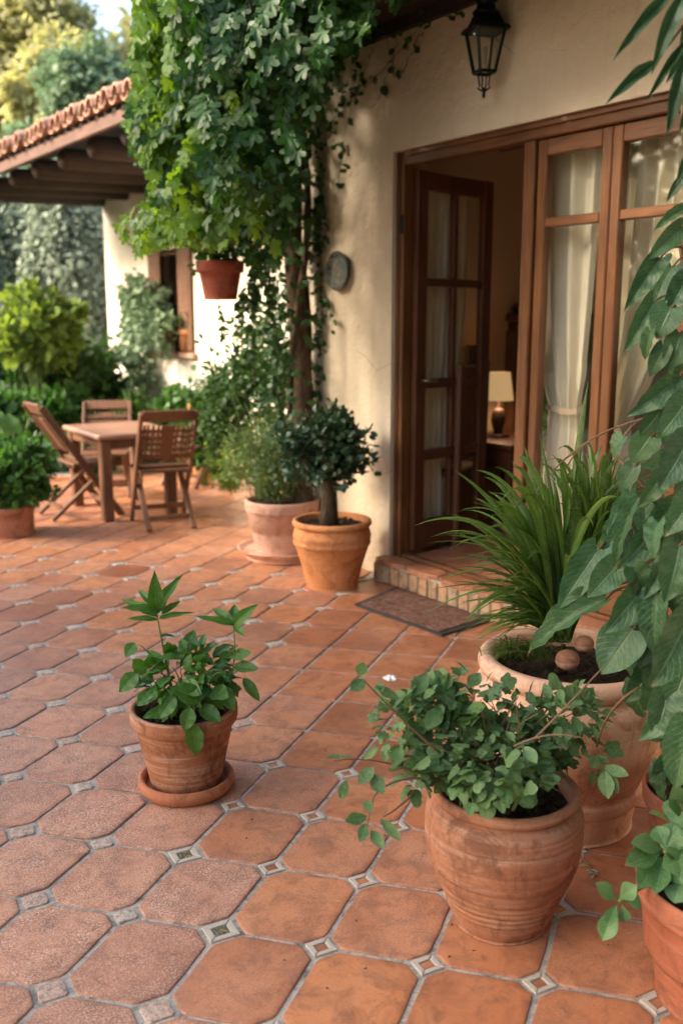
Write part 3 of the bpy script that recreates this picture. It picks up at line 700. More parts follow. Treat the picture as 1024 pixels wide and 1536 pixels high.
# room: sideboard with lamp, chair with carved back, second dark piece
lp = P(748, 596, 6.6); sbz = hz((*lp[:2],), 655)
def furn():
    x, y = lp[0], lp[1]; r = empty('side_table', (x, y, ZS)); tag(r, 'dark wooden side table under the lamp inside the room', 'table')
    bpy.context.view_layer.update(); t = MB(); t.box((x - .28, y - .40, sbz - .03), (x + .28, y + .40, sbz), .006); part(t, 'table_top', M['dwood'], r)
    t = MB(); t.box((x - .24, y - .36, sbz - .18), (x + .24, y + .36, sbz - .031), .004); part(t, 'drawer_box', M['dwood'], r)
    for a in (-1, 1):
        for b_ in (-1, 1): t = MB(); t.bar((x + a * .22, y + b_ * .34, sbz - .181), (x + a * .22, y + b_ * .34, ZS + .004), .045, .045, (1, 0, 0), .004); part(t, 'leg', M['dwood'], r)
    r = empty('table_lamp', (x, y, sbz)); tag(r, 'small table lamp with a warm cream shade inside the room', 'lamp'); bpy.context.view_layer.update()
    zs0 = hz((x, y), 600); zs1 = hz((x, y), 558); R1 = rpx((x, y, zs0), 44); R0 = rpx((x, y, zs1), 32)
    t = MB(); t.lathe([(R1, zs0 - sbz), (R0, zs1 - sbz), (R0 - .004, zs1 - sbz), (R1 - .004, zs0 - sbz)], 40, (x, y, sbz)); part(t, 'lamp_shade', M['shade'], r)
    t = MB(); hb = zs0 - sbz; t.lathe(smoothprof([(.0, .0), (.07, .004), (.072, .02), (.03, .03), (.05, hb * .45), (.035, hb * .75), (.012, hb * .8), (.010, hb + .05), (0, hb + .05)]), 28, (x, y, sbz)); part(t, 'lamp_base', M['pots'], r)
furn()
def room_chair(px, zz, rz, label, hb=1.05):
    c = P(px, 600, zz); r = empty('dining_chair', (c[0], c[1], ZS), rz); tag(r, label, 'chair')
    def pp(mb, n): o = mb.build(n, M['dwood'], r); return o
    s_ = MB(); s_.box((-.22, -.2, .43), (.22, .22, .47), .01); pp(s_, 'seat')
    b_ = MB(); V = []
    b_.box((-.18, -.215, .52), (.18, -.195, hb - .03), .006)
    b_.box((-.12, -.22, hb - .02), (.12, -.19, hb + .1), .03); pp(b_, 'backrest')
    for sx in (-1, 1):
        l = MB(); l.bar((sx * .2, -.2, 0), (sx * .21, -.21, hb), .04, .04, (1, 0, 0), .008); pp(l, 'leg'); l = MB(); l.bar((sx * .2, .2, 0), (sx * .2, .2, .43), .04, .04, (1, 0, 0), .008); pp(l, 'leg')
room_chair(662, 6.1, -PSI + 1.05, 'dark wooden chair seen through the glass of the open door', 1.12)
cbp = P(770, 560, 7.1); r = empty('cabinet', (cbp[0], cbp[1], ZS)); tag(r, 'dark carved cabinet against the room wall behind the lamp', 'cabinet'); bpy.context.view_layer.update()
zc1 = hz(cbp, 470); cb = MB(); cb.box((cbp[0] - .1, cbp[1] - .42, ZS + .002), (cbp[0] + .3, cbp[1] + .16, zc1 - .06), .01); part(cb, 'carcass', M['dwood'], r)
cb = MB(); cb.box((cbp[0] - .13, cbp[1] - .45, zc1 - .059), (cbp[0] + .32, cbp[1] + .19, zc1), .015); cb.box((cbp[0] - .08, cbp[1] - .28, zc1 + .001), (cbp[0] + .1, cbp[1] + .05, zc1 + .07), .03); part(cb, 'cornice', M['dwood'], r)
cb = MB()
for k in range(2): cb.box((cbp[0] - .118, cbp[1] - .40 + k * .28, ZS + .1), (cbp[0] - .101, cbp[1] - .15 + k * .28, zc1 - .12), .008)
part(cb, 'door', M['chair'], r)

# wall plate and lantern
pp_ = W(512, 406, XW); r_ = .5 * 58 / pr(pp_)[2] * 0 + 29 * pr(pp_)[2] / FPX
m = MB(); m.lathe([(0, .012), (r_ * .55, .012), (r_ * .72, .016), (r_ * .95, .034), (r_, .036), (r_ * .97, .026), (r_ * .6, .002), (0, .001)], 48)
o = m.build('wall_plate', M['plate']); o.location = (XW - .001, pp_[1], pp_[2]); 
me = o.data
for v in me.vertices: v.co = Vector((-v.co.z, v.co.x, v.co.y))
me.flip_normals() if hasattr(me, 'flip_normals') else None
tag(o, 'round dark decorated plate hung on the wall left of the doorway', 'plate')
lc = P(727, 75, (W(727, 75, XW) - CAM) @ CF - .17)
def lantern():
    x, y = lc[0], lc[1]; zt_ = hz((x, y), 22); zr = hz((x, y), 45); zb_ = hz((x, y), 108); zf = hz((x, y), 148)
    r = empty('wall_lantern', (x, y, zf)); tag(r, 'black iron lantern with tapering glass fixed high on the wall', 'lantern'); bpy.context.view_layer.update()
    R1 = rpx((x, y, zr), 62) ; R0 = rpx((x, y, zb_), 34); az = .45
    def ring(R, z): return [(x + R * math.cos(az + k * PI / 2), y + R * math.sin(az + k * PI / 2), z) for k in range(4)]
    a = ring(R1, zr); b_ = ring(R0, zb_); fr_ = MB()
    for k in range(4):
        fr_.bar(a[k], b_[k], .012, .012, (0.3, .2, 1)); fr_.bar(a[k], a[(k + 1) % 4], .014, .014); fr_.bar(b_[k], b_[(k + 1) % 4], .012, .014)
    part(fr_, 'cage', M['black'], r)
    g_ = MB()
    for k in range(4):
        g_.add([a[k], a[(k + 1) % 4], b_[(k + 1) % 4], b_[k]], [(0, 1, 2, 3)])
    part(g_, 'lantern_glass', M['glass'], r)
    h_ = zt_ - zr; ro = MB(); prof = [(R1 * 1.30, zr - .004), (R1 * 1.22, zr + .012), (R1 * .95, zr + h_ * .35), (R1 * .78, zr + h_ * .75), (R1 * .70, zr + h_)]
    V = [p for (R_, z_) in prof for p in ring(R_, z_)]; F = [(i * 4 + k, i * 4 + (k + 1) % 4, i * 4 + 4 + (k + 1) % 4, i * 4 + 4 + k) for i in range(4) for k in range(4)] + [(3, 2, 1, 0)]
    ro.add(V, F + [(16, 17, 18, 19)]); ro.lathe([(R1 * .62, zt_ + .001), (R1 * .66, zt_ + .012), (R1 * .5, zt_ + .022), (R1 * .42, zt_ + .05), (R1 * .55, zt_ + .06), (R1 * .3, zt_ + .09), (.012, zt_ + .12), (.0, zt_ + .14)], 24, (x, y, 0)); part(ro, 'hood', M['black'], r)
    fi = MB(); d_ = zb_ - zf; 
    for k in range(4):
        q = ring(R0 * .55, zb_ - d_ * .1)[k]; fi.tube([b_[k], q, (x + (q[0] - x) * .75, y + (q[1] - y) * .75, zb_ - d_ * .5), (x + (q[0] - x) * 1.1, y + (q[1] - y) * 1.1, zb_ - d_ * .56), (x + .003, y, zb_ - d_ * .75)], .004, 6)
    fi.lathe([(.001, -d_ * .55), (.01, -d_ * .62), (.006, -d_ * .75), (.009, -d_ * .85), (.004, -d_ * .97), (0, -d_)], 12, (x, y, zb_)); part(fi, 'finial', M['black'], r)
    ar = MB(); zt2 = zt_ + .13; ar.tube([(x, y, zt2), (x + .02, y, zt2 + .06), (x + .06, y, zt2 + .08), (XW - .01, y, zt2 + .06)], .009, 8); ar.box((XW - .018, y - .03, zt2 - .01), (XW - .002, y + .03, zt2 + .1), .005); part(ar, 'bracket', M['black'], r)
    cn = MB(); cn.lathe([(0, 0), (.016, .0), (.016, .03), (.012, .03), (.012, .10), (.0, .1)], 16, (x, y, zb_ + .01)); part(cn, 'candle_bulb', M['inwall'], r)
lantern()

# door mat
ma, mb_, mc = G(530, 890), G(640, 938), G(718, 918); u = unit(mb_ - ma); X0m = XW - .108
mt = MB(); A_ = np.array([X0m - .30, 4.20]); B_ = np.array([X0m - .30, 3.50])
root = empty('door_mat', (X0m - .16, 3.9, 0)); tag(root, 'worn reddish door mat with black rubber edge before the step', 'door mat'); bpy.context.view_layer.update()
q0, q1, q2, q3 = (X0m - .40, 4.02), (X0m - .36, 3.36), (X0m - .005, 3.40), (X0m - .005, 4.16)
def mat_poly(s_, z0, z1, mb):
    c = np.array([sum(q[0] for q in (q0, q1, q2, q3)) / 4, sum(q[1] for q in (q0, q1, q2, q3)) / 4]); P4 = [c + (np.array(q) - c) * s_ for q in (q0, q1, q2, q3)]
    V = [(*p, z0) for p in P4] + [(*p, z1) for p in P4]; mb.add(V, [(0, 1, 2, 3), (4, 7, 6, 5), (0, 4, 5, 1), (1, 5, 6, 2), (2, 6, 7, 3), (3, 7, 4, 0)])
m = MB(); mat_poly(1.0, .0025, .012, m); part(m, 'rubber_border', M['rubber'], root); m = MB(); mat_poly(.90, .0125, .017, m); part(m, 'pile', M['mat'], root)
# ------------------------------------------------------------------ far wing
WY1 = W(158, 400, WX)[1]; WY0 = YC + .02; WZ = 3.20; EX = 3.25
wing = empty('house_wing', (WX, WY1, 0)); tag(wing, 'pale rendered low wing with clay tiled roof on round dark beams', 'house')
wy = [W(x, 450, WX)[1] for x in (226, 291)]; wz1 = W(258, 372, WX)[2]; wz0 = W(268, 528, WX)[2]
w = MB(); T_ = .3
w.box((WX, WY0, -.01), (WX + T_, wy[1], WZ)); w.box((WX, wy[0], -.01), (WX + T_, WY1, WZ)); w.box((WX, wy[1], -.01), (WX + T_, wy[0], wz0)); w.box((WX, wy[1], wz1), (WX + T_, wy[0], WZ))
w.box((WX + T_, WY1 - T_, -.01), (10, WY1, WZ + 1.2)); part(w, 'wall', M['wwall'], wing)
w = MB(); w.box((WX + .24, wy[1] + .001, wz0 + .001), (WX + .28, wy[0] - .001, wz1 - .001)); part(w, 'window_recess', M['dwood'], wing)
f = MB(); ym = (wy[0] + wy[1]) / 2
for a, b_ in ((wy[1] + .01, wy[1] + .07), (ym - .04, ym + .04), (wy[0] - .07, wy[0] - .01)): f.box((WX + .10, a, wz0 + .06), (WX + .16, b_, wz1 - .06), .005)
f.box((WX + .10, wy[1] + .01, wz1 - .059), (WX + .16, wy[0] - .01, wz1 - .002)); f.box((WX + .10, wy[1] + .01, wz0 + .003), (WX + .16, wy[0] - .01, wz0 + .059)); fo = part(f, 'window_frame', M['chair'], wing)
g_ = MB(); g_.add([(WX + .13, wy[1] + .07, wz0 + .06), (WX + .13, wy[0] - .07, wz0 + .06), (WX + .13, wy[0] - .07, wz1 - .06), (WX + .13, wy[1] + .07, wz1 - .06)], [(0, 1, 2, 3)]); q = g_.build('pane', M['glass']); q.parent = fo
for yy, sg in ((wy[1], -1), (wy[0], 1)):
    s_ = MB(); a, b_ = sorted((yy - .02 * sg, yy - .34 * sg)); s_.box((WX - .035, a, wz0 + .02), (WX - .004, b_, wz1 - .02), .004)
    for k in range(14): z = wz0 + .1 + k * (wz1 - wz0 - .2) / 14; s_.box((WX - .044, a + .05, z), (WX - .036, b_ - .05, z + .035))
    part(s_, 'shutter', M['chair'], wing)
s_ = MB(); s_.box((WX - .06, wy[1] - .05, wz0 - .06), (WX + .1, wy[0] + .05, wz0 - .002), .006); part(s_, 'window_sill', M['rooft'], wing)
EYA, EYB = 5.9, 12.9; SL = .33
w = MB(); V = []
for (x, z) in ((EX + .02, 3.135), (WX + 3.5, 3.135 + SL * (WX + 3.5 - EX))):
    for y in (EYA, EYB): V += [(x, y, z), (x, y, z + .04)]
w.add(V, [(0, 2, 6, 4), (1, 5, 7, 3), (0, 1, 3, 2), (4, 6, 7, 5), (0, 4, 5, 1), (2, 3, 7, 6)]); part(w, 'roof_deck', M['beam'], wing)
f = MB(); f.box((EX - .02, EYA, 3.03), (EX + .02, EYB, 3.13), .006); f.box((EX + .021, EYB - .04, 3.0), (WX + .4, EYB, 3.13)); part(f, 'fascia', M['fascia'], wing)
for k in range(9):
    yb = 6.35 + k * .76; b_ = MB(); b_.tube([(EX + .10, yb, 2.99), (EX + .13, yb, 2.99), (EX + .18, yb, 3.0), (WX + .1, yb, 3.05)], [.03, .085, .10, .105], 14); part(b_, 'beam', M['beam'], wing)
# clay roof tiles
rt = MB(); ny = int((EYB - EYA) / .185) - 1
def halftile(y, x, z, r0, r1, L, up, dz):
    n = 8; V = []
    for s_, (rr, off) in ((0, (r0, 0)), (1, (r1, L))):
        for lay in (0, 1):
            r = rr - lay * .012
            for k in range(n + 1):
                a = PI * k / n; V.append((x + off, y + r * math.cos(a), z + off * SL + (r * math.sin(a) * (1.15 if up else -.8)) + dz))
    m_ = n + 1; F = []
    for k in range(n): F += [(k, k + 1, 2 * m_ + k + 1, 2 * m_ + k), (m_ + k, 3 * m_ + k, 3 * m_ + k + 1, m_ + k + 1), (k, m_ + k, m_ + k + 1, k + 1)]
    rt.add(V, F, False)
for k in range(ny + 1):
    y = EYA + .1 + k * .185
    for row in range(9):
        jx = rs.uniform(-.012, .012) if row else rs.uniform(-.03, .02); x = EX - .10 + row * .36 + jx
        halftile(y + rs.uniform(-.008, .008), x, 3.15 + row * .36 * SL + .05, .080, .062, .42, True, .0)
        halftile(y + .0925, x + .02, 3.15 + row * .36 * SL + .05, .068, .078, .42, False, .006)
part(rt, 'roof_tiles', M['rooft'], wing)

# ------------------------------------------------------------------ pots and plants
def pot_root(label, cat, loc, group=None, name='potted_plant'):
    r = empty(name, (loc[0], loc[1], loc[2] if len(loc) > 2 else 0)); tag(r, label, cat, group); return r
def local(root, mb, name, mat, lab=None):
    o = mb.build(name, mat, root)
    if lab: o['label'] = lab
    return o
def soil_disc(root, r, z, c=(0, 0)):
    m = MB(); n = 40; V = [(c[0], c[1], z + .012)]; rings = 7
    for i in range(1, rings + 1):
        for k in range(n):
            a = 2 * PI * k / n; rr = r * i / rings; V.append((c[0] + rr * math.cos(a), c[1] + rr * math.sin(a), z + (.012 * math.sin(a * 3 + i) * math.cos(i * 2.1 + a) + rs.uniform(-.005, .005)) * (i < rings)))
    F = [(0, 1 + k, 1 + (k + 1) % n) for k in range(n)]
    for i in range(rings - 1):
        for k in range(n): a = 1 + i * n + k; b = 1 + i * n + (k + 1) % n; F.append((a, a + n, b + n, b))
    m.add(V, F, True)
    for k in range(int(900 * r)):
        a = rs.uniform(0, 2 * PI); rr = r * math.sqrt(rs.random()) * .96; s_ = rs.choice((.003, .004, .005, .007, .011)) * rs.uniform(.7, 1.4); x, y, zz = c[0] + rr * math.cos(a), c[1] + rr * math.sin(a), z + .008 + s_ * .3
        o_ = [(s_ * rs.uniform(.7, 1.3), 0, 0), (-s_, 0, 0), (0, s_ * rs.uniform(.7, 1.3), 0), (0, -s_, 0), (0, 0, s_ * .8), (0, 0, -s_)]
        m.add([(x + q[0], y + q[1], zz + q[2]) for q in o_], [(0, 2, 4), (2, 1, 4), (1, 3, 4), (3, 0, 4), (2, 0, 5), (1, 2, 5), (3, 1, 5), (0, 3, 5)])
    return local(root, m, 'soil', M['soil'])
def up_stem(mb, path, r0, r1, seg=6): n = len(path); mb.tube(path, [r0 + (r1 - r0) * i / (n - 1) for i in range(n)], seg)
def bez(a, b, c, n=8):
    a, b, c = (np.array(q, float) for q in (a, b, c)); return [(1 - t) ** 2 * a + 2 * t * (1 - t) * b + t * t * c for t in [i / n for i in range(n + 1)]]

# 1 small pot with saucer
pA = G(280, 1181); zA1 = hz(pA, 1058) ; RA = rpx((*pA[:2], zA1), 160); zs_ = .022
rA = pot_root('small weathered clay pot with leafy two-stemmed plant on a saucer', 'potted plant', (pA[0], pA[1], zs_)); hA = zA1 - zs_; Rb = RA * .66
m = MB(); m.lathe(smoothprof([(0, 0), (Rb * .92, 0), (Rb, .006), (Rb * 1.05, hA * .12), (RA * .80, hA * .45), (RA * .905, hA * .77), (RA * .91, hA * .79)], 4) + smoothprof([(RA * .915, hA * .80), (RA * .97, hA * .815), (RA * 1.0, hA * .87), (RA * 1.0, hA * .955), (RA * .985, hA), (RA * .94, hA * 1.005), (RA * .90, hA * .98), (RA * .86, hA * .85), (RA * .82, hA * .75)], 3), 80, wob=.004)
local(rA, m, 'pot', M['potA']); soil_disc(rA, RA * .86, hA * .86)
sr = rpx((*pA[:2], 0), 143) 
m = MB(); m.lathe(smoothprof([(0, .004), (sr * .80, .001), (sr * .93, .008), (sr, .026), (sr * .985, .044), (sr * .93, .050), (sr * .86, .042), (sr * .82, .024), (sr * .74, .0215), (0, .0215)], 4), 80, wob=.003)
o = m.build('saucer', M['potA2']); o.location = (pA[0], pA[1], .001); tag(o, 'thick round clay saucer beneath the small weathered pot', 'saucer')
Zp = pr((*pA[:2], zA1))[2]; ZA = (np.array(pA) - CAM) @ CF      # horizontal depth
def mound(n, cx, cy, rx, ry, Z, rz_, T, L, out=1.0, seedup=.4):
    """leaves spread on and through a mound given by screen size; returns leaf group"""
    d = rdir(n); d[:, 2] = d[:, 2] * .9 + .1; d = unit(d); rr = RG.uniform(.45, 1, (n, 1)) ** .6
    c = P(cx, cy, Z); s = Z / FPX
    p = c + d * rr * np.array([rx * s, rx * s * rz_, ry * s])
    dirn = unit(d * out + RG.normal(size=(n, 3)) * .45 + np.array([0, 0, -.15])); nn = unit(d * .6 + np.array([0, 0, seedup + .3]) + RG.normal(size=(n, 3)) * .3)
    return p, dirn, nn
def wl(root, name, groups, mat, lab=None):
    o = leaves(name, groups, mat); under(root, o)
    if lab: o['label'] = lab
    return o
def between(b, t, Zb, Zt, wpx, roll=0., T=None):
    """one leaf from screen point b to t at real depths"""
    a = P(*b, Zb); c = P(*t, Zt); L = np.linalg.norm(c - a); d = (c - a) / L
    view = unit(CAM - a); n0 = view - d * (view @ d); n0 = unit(n0 + np.array([0, 0, .35])); n0 = n0 - d * (n0 @ d); n0 = unit(n0); s_ = np.cross(d, n0); n1 = n0 * math.cos(roll) + s_ * math.sin(roll)
    return a, d, n1, L, min(1.35, (wpx * Zb / FPX) / (L * .6))
def hero(lst, T, Zd=None):
    R_ = [between(*q) for q in lst]; return (T, np.array([q[0] for q in R_]), np.array([q[1] for q in R_]), np.array([q[2] for q in R_]), np.array([q[3] for q in R_]), np.array([q[4] for q in R_]))
stems = MB(); Z0 = ZA
s1 = bez(P(262, 1050, Z0), P(246, 985, Z0), P(236, 925, Z0)); s2 = bez(P(330, 1060, Z0), P(358, 1010, Z0), P(350, 938, Z0)); s3 = bez(P(268, 1050, Z0), P(215, 960, Z0 - .03), P(206, 968, Z0 - .03)); s4 = bez(P(280, 1050, Z0), P(285, 990, Z0), P(286, 955, Z0)); s5 = bez(P(275, 1055, Z0 - .05), P(205, 1000, Z0 - .07), P(196, 1010, Z0 - .07)); s6 = bez(P(290, 1055, Z0 - .06), P(292, 1055, Z0 - .16), P(290, 1110, Z0 - .17))
for s_, r in ((s1, .0042), (s2, .0035), (s3, .0022), (s4, .003), (s5, .0022), (s6, .0025)): up_stem(stems, s_, r, r * .55)
for k in range(16):
    a = P(270 + rs.uniform(-30, 40), 1055, Z0 + rs.uniform(-.08, .08)); b = P(275 + rs.uniform(-85, 95), 1010 + rs.uniform(-50, 30), Z0 + rs.uniform(-.12, .1)); up_stem(stems, bez(a, (a + b) / 2 + np.array([0, 0, .05]), b, 5), .0022, .001, 5)
under(rA, stems.build('stems', M['stem']))
ZZ = Z0
w1 = [((236, 925), (180, 893), ZZ, ZZ + .02, 17), ((238, 920), (187, 905), ZZ, ZZ - .05, 18, .3), ((236, 915), (268, 860), ZZ, ZZ + .03, 19, -.2), ((234, 915), (232, 868), ZZ, ZZ - .06, 27), ((234, 912), (205, 878), ZZ, ZZ + .06, 16), ((240, 928), (283, 916), ZZ, ZZ - .03, 10), ((236, 930), (190, 925), ZZ, ZZ - .02, 10), ((243, 921), (272, 898), ZZ, ZZ + .05, 12), ((238, 918), (245, 880), ZZ, ZZ + .05, 22),
      ((350, 938), (295, 921), ZZ, ZZ - .03, 12), ((350, 938), (380, 908), ZZ, ZZ - .02, 22), ((350, 936), (318, 908), ZZ, ZZ + .03, 18), ((350, 938), (352, 903), ZZ, ZZ + .05, 22), ((352, 940), (365, 950), ZZ, ZZ - .05, 14)]
w2 = [((202, 965), (188, 985), ZZ - .03, ZZ - .06, 26), ((206, 1010), (178, 1038), ZZ - .07, ZZ - .1, 27), ((352, 1000), (386, 1002), ZZ, ZZ - .04, 20), ((350, 985), (375, 978), ZZ, ZZ - .03, 20), ((365, 1018), (390, 1052), ZZ, ZZ - .03, 18), ((288, 1085), (296, 1136), ZZ - .17, ZZ - .18, 30), ((286, 1062), (276, 1098), ZZ - .17, ZZ - .19, 26),
      ((262, 1045), (238, 1078), ZZ - .13, ZZ - .17, 26), ((300, 1050), (258, 1030), ZZ - .14, ZZ - .18, 34), ((270, 1025), (300, 1040), ZZ - .1, ZZ - .17, 30), ((252, 1065), (215, 1075), ZZ - .1, ZZ - .15, 20), ((225, 1040), (205, 1058), ZZ - .1, ZZ - .13, 24), ((300, 1060), (332, 1082), ZZ - .1, ZZ - .14, 26), ((330, 1030), (352, 1066), ZZ - .06, ZZ - .1, 27), ((318, 1035), (340, 1045), ZZ - .08, ZZ - .14, 30)]
g1 = hero(w1, T_HI); g2 = hero(w2, T_HI2); p, d, n = mound(190, 280, 1018, 74, 50, Z0, .8, None, 0)
gm = (T_HI2, p[::2], d[::2], n[::2], RG.uniform(.04, .078, 95), RG.uniform(.8, 1.2, 95)); gm2 = (T_HI, p[1::2], d[1::2], n[1::2], RG.uniform(.035, .07, 95), RG.uniform(.9, 1.3, 95)); sq = []
for s_, ks in ((s1, (3, 4, 5, 6)), (s2, (2, 3, 4, 5, 6)), (s4, (3, 5, 7))):
    for k in ks:
        for sg in (-1, 1): a_ = rs.uniform(0, PI); sq.append((s_[k], unit(np.array([math.cos(a_) * sg, math.sin(a_) * sg, .15])), np.array([0, 0, 1.]), rs.uniform(.03, .05)))
gm3 = (T_HI, np.array([q[0] for q in sq]), np.array([q[1] for q in sq]), np.array([q[2] for q in sq]), np.array([q[3] for q in sq]), 1.)
wl(rA, 'foliage', [g1, g2, gm, gm2, gm3], M['plantA'])
p2_, d2_, n2_ = mound(8, 285, 1035, 45, 20, Z0 - .05, .8, None, 0); 

# 2 barrel pot with soft trailing plant
pB = G(750, 1376); zB = hz(pB, 1178); RBm = rpx((*pB[:2], zB * .8), 234) * 1.0; rB = pot_root('banded barrel-shaped clay pot with trailing soft green plant, nearest of the large pots', 'potted plant', pB); RBb = rpx(pB, 136); RBr = rpx((*pB[:2], zB), 214)
prof = smoothprof([(0, 0), (RBb * .94, 0), (RBb, .008), (RBb * 1.09, zB * .07), (RBm * .80, zB * .27), (RBm * .945, zB * .48), (RBm * 1.0, zB * .68), (RBm * .985, zB * .84), (RBr * .945, zB * .915)], 6) + smoothprof([(RBr * .95, zB * .925), (RBr * 1.01, zB * .935), (RBr * 1.035, zB * .965), (RBr * 1.01, zB * .995), (RBr * .96, zB * 1.005), (RBr * .90, zB * .985), (RBr * .87, zB * .93), (RBr * .88, zB * .8)], 4)
gro = [.145, .19, .235, .29, .34, .45, .60, .74, .83]
prof = [(r - sum(.0028 * math.exp(-((z / zB - q) / .006) ** 2) for q in gro) if r > RBb else r, z) for r, z in prof]
prof2 = []
for (a, b) in zip(prof[:-1], prof[1:]):
    L = math.hypot(b[0] - a[0], b[1] - a[1]); k = max(1, int(L / .0035)) if .02 < a[1] < zB * .92 and a[0] > RBb * .9 else 1
    for q in range(k):
        t = q / k; r = a[0] + (b[0] - a[0]) * t; z = a[1] + (b[1] - a[1]) * t; prof2.append((r - (sum(.0030 * math.exp(-((z / zB - g_) / .007) ** 2) for g_ in gro) if k > 1 else 0), z))
prof2.append(prof[-1]); m = MB(); m.lathe(prof2, 96, wob=.006, ph=1.); local(rB, m, 'pot', M['barrel']); soil_disc(rB, RBr * .885, zB * .88)
ZB = (np.array(pB) - CAM) @ CF; stems = MB()
for path in ([(640, 1165), (560, 1130), (500, 1142)], [(650, 1170), (590, 1160), (560, 1195), (548, 1250)], [(660, 1130), (600, 1080), (545, 1020)], [(800, 1110), (850, 1060), (905, 1000)], [(620, 1190), (590, 1220), (575, 1225)], [(770, 1120), (830, 1090), (880, 1110)]):
    Q = [P(x, y, ZB - .14 - .03 * i) for i, (x, y) in enumerate(path)]; up_stem(stems, bez(Q[0], Q[1], Q[2]) if len(Q) == 3 else bez(Q[0], Q[1], Q[2]) + bez(Q[2], (Q[2] + Q[3]) / 2, Q[3])[1:], .0032, .0012)
for k in range(60):
    a = P(745 + rs.uniform(-70, 70), 1175, ZB + rs.uniform(-.12, .12)); b = P(730 + rs.uniform(-140, 150), 1100 + rs.uniform(-55, 60), ZB + rs.uniform(-.18, .18)); up_stem(stems, bez(a, (a + b) / 2 + np.array([0, 0, .06]), b, 5), .0025, .001, 5)
under(rB, stems.build('stems', M['rstem']))
gs = []
def blob(n, cx, cy, rx, ry, zo, L, T, rz_=.8, ws=(.8, 1.2)):
    p, d, nn = mound(n, cx, cy, rx, ry, ZB + zo, rz_, None, 0); gs.append((T, p, d, nn, RG.uniform(*L, n), RG.uniform(*ws, n)))
for (n, cx, cy, rx, ry, zo, T) in ((130, 690, 1120, 75, 62, -.04, T_IVY), (110, 790, 1125, 75, 50, .02, T_IVY3), (90, 740, 1150, 105, 40, -.10, T_IVY2), (40, 640, 1070, 52, 40, 0, T_IVY), (50, 840, 1085, 62, 52, .06, T_IVY2), (26, 625, 1150, 32, 45, -.1, T_IVY2), (40, 700, 1050, 70, 45, .04, T_IVY), (45, 745, 1165, 100, 25, -.12, T_IVY), (16, 880, 1130, 40, 40, .0, T_IVY)): blob(n, cx, cy, rx, ry, zo, (.028, .056), T)
blob(90, 850, 1070, 60, 40, .03, (.025, .045), T_SM); blob(120, 740, 1130, 110, 50, -.05, (.025, .045), T_IVY); blob(45, 600, 1090, 45, 60, -.08, (.02, .036), T_IVY3); blob(70, 720, 1075, 90, 40, 0, (.02, .04), T_SM); blob(50, 650, 1050, 50, 30, 0, (.03, .05), T_SM)
hl = [((530, 1135), (487, 1143), ZB - .2, ZB - .2, 12, .9), ((545, 1140), (570, 1120), ZB - .2, ZB - .2, 12), ((560, 1150), (538, 1178), ZB - .2, ZB - .22, 20), ((556, 1160), (575, 1192), ZB - .2, ZB - .22, 22), ((520, 1170), (512, 1198), ZB - .2, ZB - .2, 16), ((550, 1225), (515, 1235), ZB - .22, ZB - .25, 20), ((548, 1235), (541, 1265), ZB - .22, ZB - .25, 18), ((556, 1245), (575, 1275), ZB - .22, ZB - .25, 18), ((556, 1220), (548, 1200), ZB - .22, ZB - .2, 16), ((570, 1228), (600, 1262), ZB - .2, ZB - .22, 16),
      ((548, 1020), (525, 1038), ZB - .2, ZB - .22, 20), ((540, 1015), (545, 992), ZB - .2, ZB - .2, 18), ((560, 1035), (578, 1030), ZB - .2, ZB - .2, 16), ((600, 1050), (560, 1030), ZB - .2, ZB - .2, 14), ((905, 1150), (942, 1165), ZB - .1, ZB - .12, 18), ((905, 1155), (912, 1200), ZB - .1, ZB - .14, 24), ((900, 1150), (880, 1135), ZB - .1, ZB - .1, 20), ((905, 1150), (925, 1190), ZB - .1, ZB - .12, 18),
      ((640, 1010), (618, 1048), ZB, ZB - .05, 24), ((660, 1060), (640, 1098), ZB - .05, ZB - .1, 26), ((700, 1070), (733, 1060), ZB - .05, ZB - .1, 22), ((720, 1010), (700, 1036), ZB, ZB - .05, 20), ((600, 1120), (590, 1155), ZB - .15, ZB - .2, 20), ((785, 1120), (806, 1148), ZB - .15, ZB - .2, 20)]
gs.append(hero(hl, T_OV3)); wl(rB, 'foliage', gs, M['ger'])
pt = MB(); q = P(585, 1020, ZB - .18)
for k in range(5): a = k * 2 * PI / 5; pt.tube([q, q + .009 * np.array([math.cos(a), math.sin(a), .5]), q + .017 * np.array([math.cos(a), math.sin(a), .3])], [.002, .006, .001], 6)
under(rB, pt.build('flower', M['white']))

# 3 urn with strap-leaved plant
pU = G(845, 1222); zU = hz(pU, 982); RU = rpx((*pU[:2], zU), 278); rU = pot_root('large pale clay urn with rolled rim holding a tall strap-leaved clump', 'potted plant', pU); ZU = (np.array(pU) - CAM) @ CF; Rm = RU * 1.02
m = MB(); m.lathe(smoothprof([(0, 0), (Rm * .66, 0), (Rm * .70, .012), (Rm * .73, zU * .10), (Rm * .74, zU * .16), (Rm * .78, zU * .19), (Rm * .79, zU * .24), (Rm * .76, zU * .265), (Rm * .80, zU * .33), (Rm * .92, zU * .52), (Rm * 1.0, zU * .74), (Rm * .985, zU * .83), (Rm * .90, zU * .885)], 6) + smoothprof([(Rm * .89, zU * .89), (RU * .95, zU * .90), (RU * 1.0, zU * .935), (RU * .99, zU * .98), (RU * .94, zU * 1.005), (RU * .86, zU * 1.0), (RU * .82, zU * .96), (RU * .81, zU * .8)], 5), 112, wob=.005, ph=2.)
local(rU, m, 'pot', M['urn']); soil_disc(rU, RU * .82, zU * .90)
